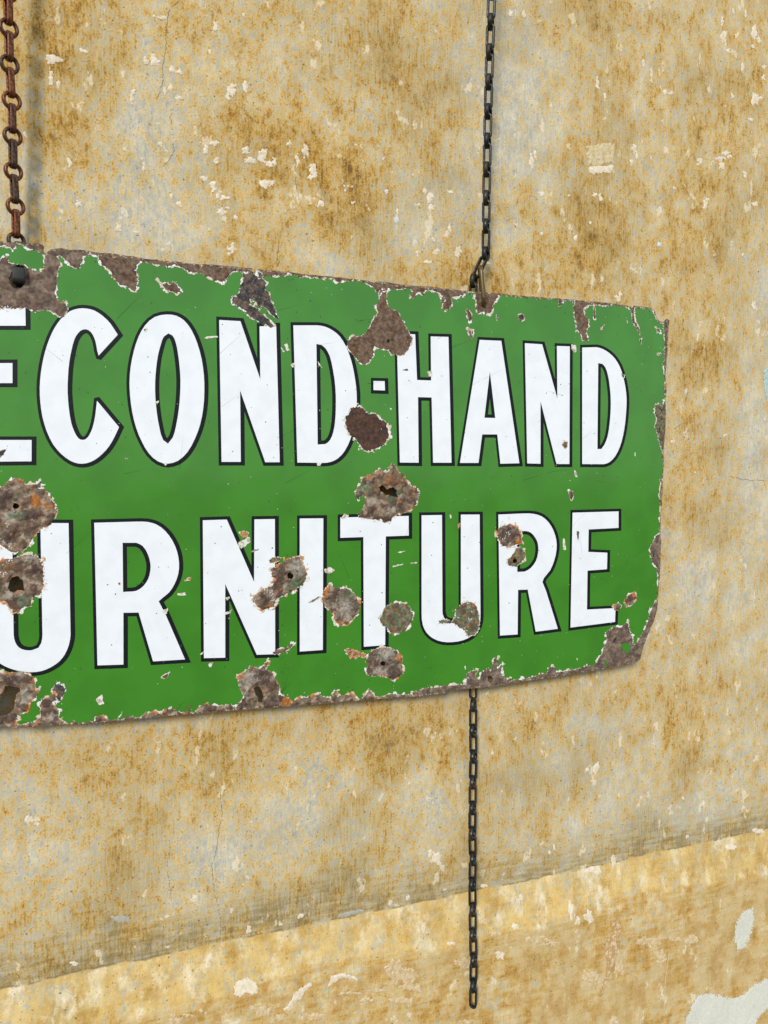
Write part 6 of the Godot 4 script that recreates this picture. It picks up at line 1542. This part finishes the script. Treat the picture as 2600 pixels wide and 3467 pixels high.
# rings and long links in turn along a line of ring centres (millimetres)
func string_chain(root: Node3D, centres: Array, turn: float, mats: Array, ring_mesh: Mesh, link_mesh: Mesh, ends: bool):
	for i in centres.size():
		var wob := deg_to_rad(rng.randf_range(-5, 5))
		var c: Vector3 = centres[i]
		var nb: Vector3 = centres[mini(i + 1, centres.size() - 1)] - centres[maxi(i - 1, 0)]
		var o := part("ring_link", ring_mesh, mats[rng.randi() % 4], root)
		o.transform = Transform3D(upright(nb) * Basis(Vector3.UP, turn + wob), c * 0.001 - root.position)
		if i + 1 < centres.size():
			var d: Vector3 = centres[i + 1]
			var l := part("long_link", link_mesh, mats[rng.randi() % 4], root)
			l.transform = Transform3D(upright(d - c) * Basis(Vector3.UP, turn + PI / 2 + deg_to_rad(rng.randf_range(-4, 4))), (c + d) * 0.0005 - root.position)
	if ends:
		var last: Vector3 = centres[centres.size() - 1]
		var l := part("long_link", link_mesh, mats[rng.randi() % 4], root)
		l.transform = Transform3D(Basis(Vector3.UP, turn + PI / 2), (last + Vector3(0, -20.6, 0)) * 0.001 - root.position)

func upright(v: Vector3) -> Basis:
	var y := v.normalized()
	if y.y < 0:
		y = -y
	var x := y.cross(Vector3(0, 0, 1)).normalized()
	return Basis(x, y, x.cross(y))

func build_chains():
	var eye := EYE.y * 1000.0
	var ring := bent_bar(ring_path(9.4), 2.2, 3.5, 0.8)
	var link := bent_bar(oval_path(4.9, 16.4), 1.65, 3.5, 0.45)
	# reddish chain on the left, and the square hook that holds the sign
	var a := thing("hanging_chain", "reddish brown chain of rings and straps, hooked through the sign's rusted corner", "chain", Vector3(-0.144, EYE.y + 0.24, 0.03), "chains that carry the sign")
	var up := []
	for i in 13:
		up.append(Vector3(-146.8 + 0.6 * sin(i * 2.1), eye + 298.7 + 42.2 * i, 24.0 + 2.7 * i))
	string_chain(a, up, deg_to_rad(28), M.bronze, ring, link, false)
	var hk := bent_bar(rounded_path(6.5, 6.5, 2.2), 3.2, 7.4, 0.35)
	var h := part("square_hook", hk, M.hook, a)
	h.transform = Transform3D(Basis(Vector3.UP, PI / 2 + 0.14), Vector3(-0.1435, EYE.y + 0.2525, 0.0352) - a.position)
	var carrier := part("hook_strap", bent_bar(oval_path(5.0, 27.0), 2.0, 5.0, 0.5), M.hook, a)
	carrier.transform = Transform3D(Basis(Vector3.UP, PI / 2), Vector3(-0.144, EYE.y + 0.2695, 0.0235) - a.position)
	# blackened chain on the right with its slack tail
	var b := thing("hanging_chain", "blackened chain hooked to the sign's upper edge, its spare tail hanging below", "chain", Vector3(0.503, EYE.y - 0.89, 0.016), "chains that carry the sign")
	var iron_up := []
	for i in 12:
		iron_up.append(Vector3(512.8 - 2.2 * i + 0.08 * i * i, eye + 345.0 + 40.8 * i, 34.0 + 4.4 * i))
	string_chain(b, iron_up, deg_to_rad(48), M.iron, ring, link, false)
	var down := [Vector3(512.8, eye + 345.0, 34.0), Vector3(497.5, eye + 305.5, 23.0)]
	for i in range(1, 16):
		down.append(Vector3(498.0 + 0.4 * i, eye + 305.5 - 41.65 * i, 16.5))
	for i in 12:
		down.append(Vector3(504.2 + (1.2 if i % 4 == 2 else 0.0), eye - 372.6 - 42.9 * i + 0.7 * maxf(0.0, i - 6.0), 17.5 + 1.4 * maxf(0.0, i - 6.0)))
	down.remove_at(0)
	string_chain(b, down, deg_to_rad(48), M.iron, ring, link, true)
	var join := part("long_link", link, M.iron[0], b)
	var p0 := Vector3(512.8, eye + 345.0, 34.0)
	var p1: Vector3 = down[0]
	join.transform = Transform3D(upright(p1 - p0) * Basis(Vector3.UP, deg_to_rad(132)), (p0 + p1) * 0.0005 - b.position)
	# the brassy loop between the chain and the sign
	var loop := PackedVector3Array()
	for q in oval_path(10.5, 28.5, 14):
		var pinch := 1.0 - 0.28 * exp(-q.y * q.y / 60.0)
		loop.append(Vector3(q.x * pinch, q.y, 0))
	var lp := part("brass_loop", bent_bar(loop, 3.2, 3.4, 1.0), M.brass, b)
	lp.transform = Transform3D(Basis(Vector3(0, 0, 1), 0.11) * Basis(Vector3.UP, deg_to_rad(68)), Vector3(0.5050, EYE.y + 0.2945, 0.0365) - b.position)
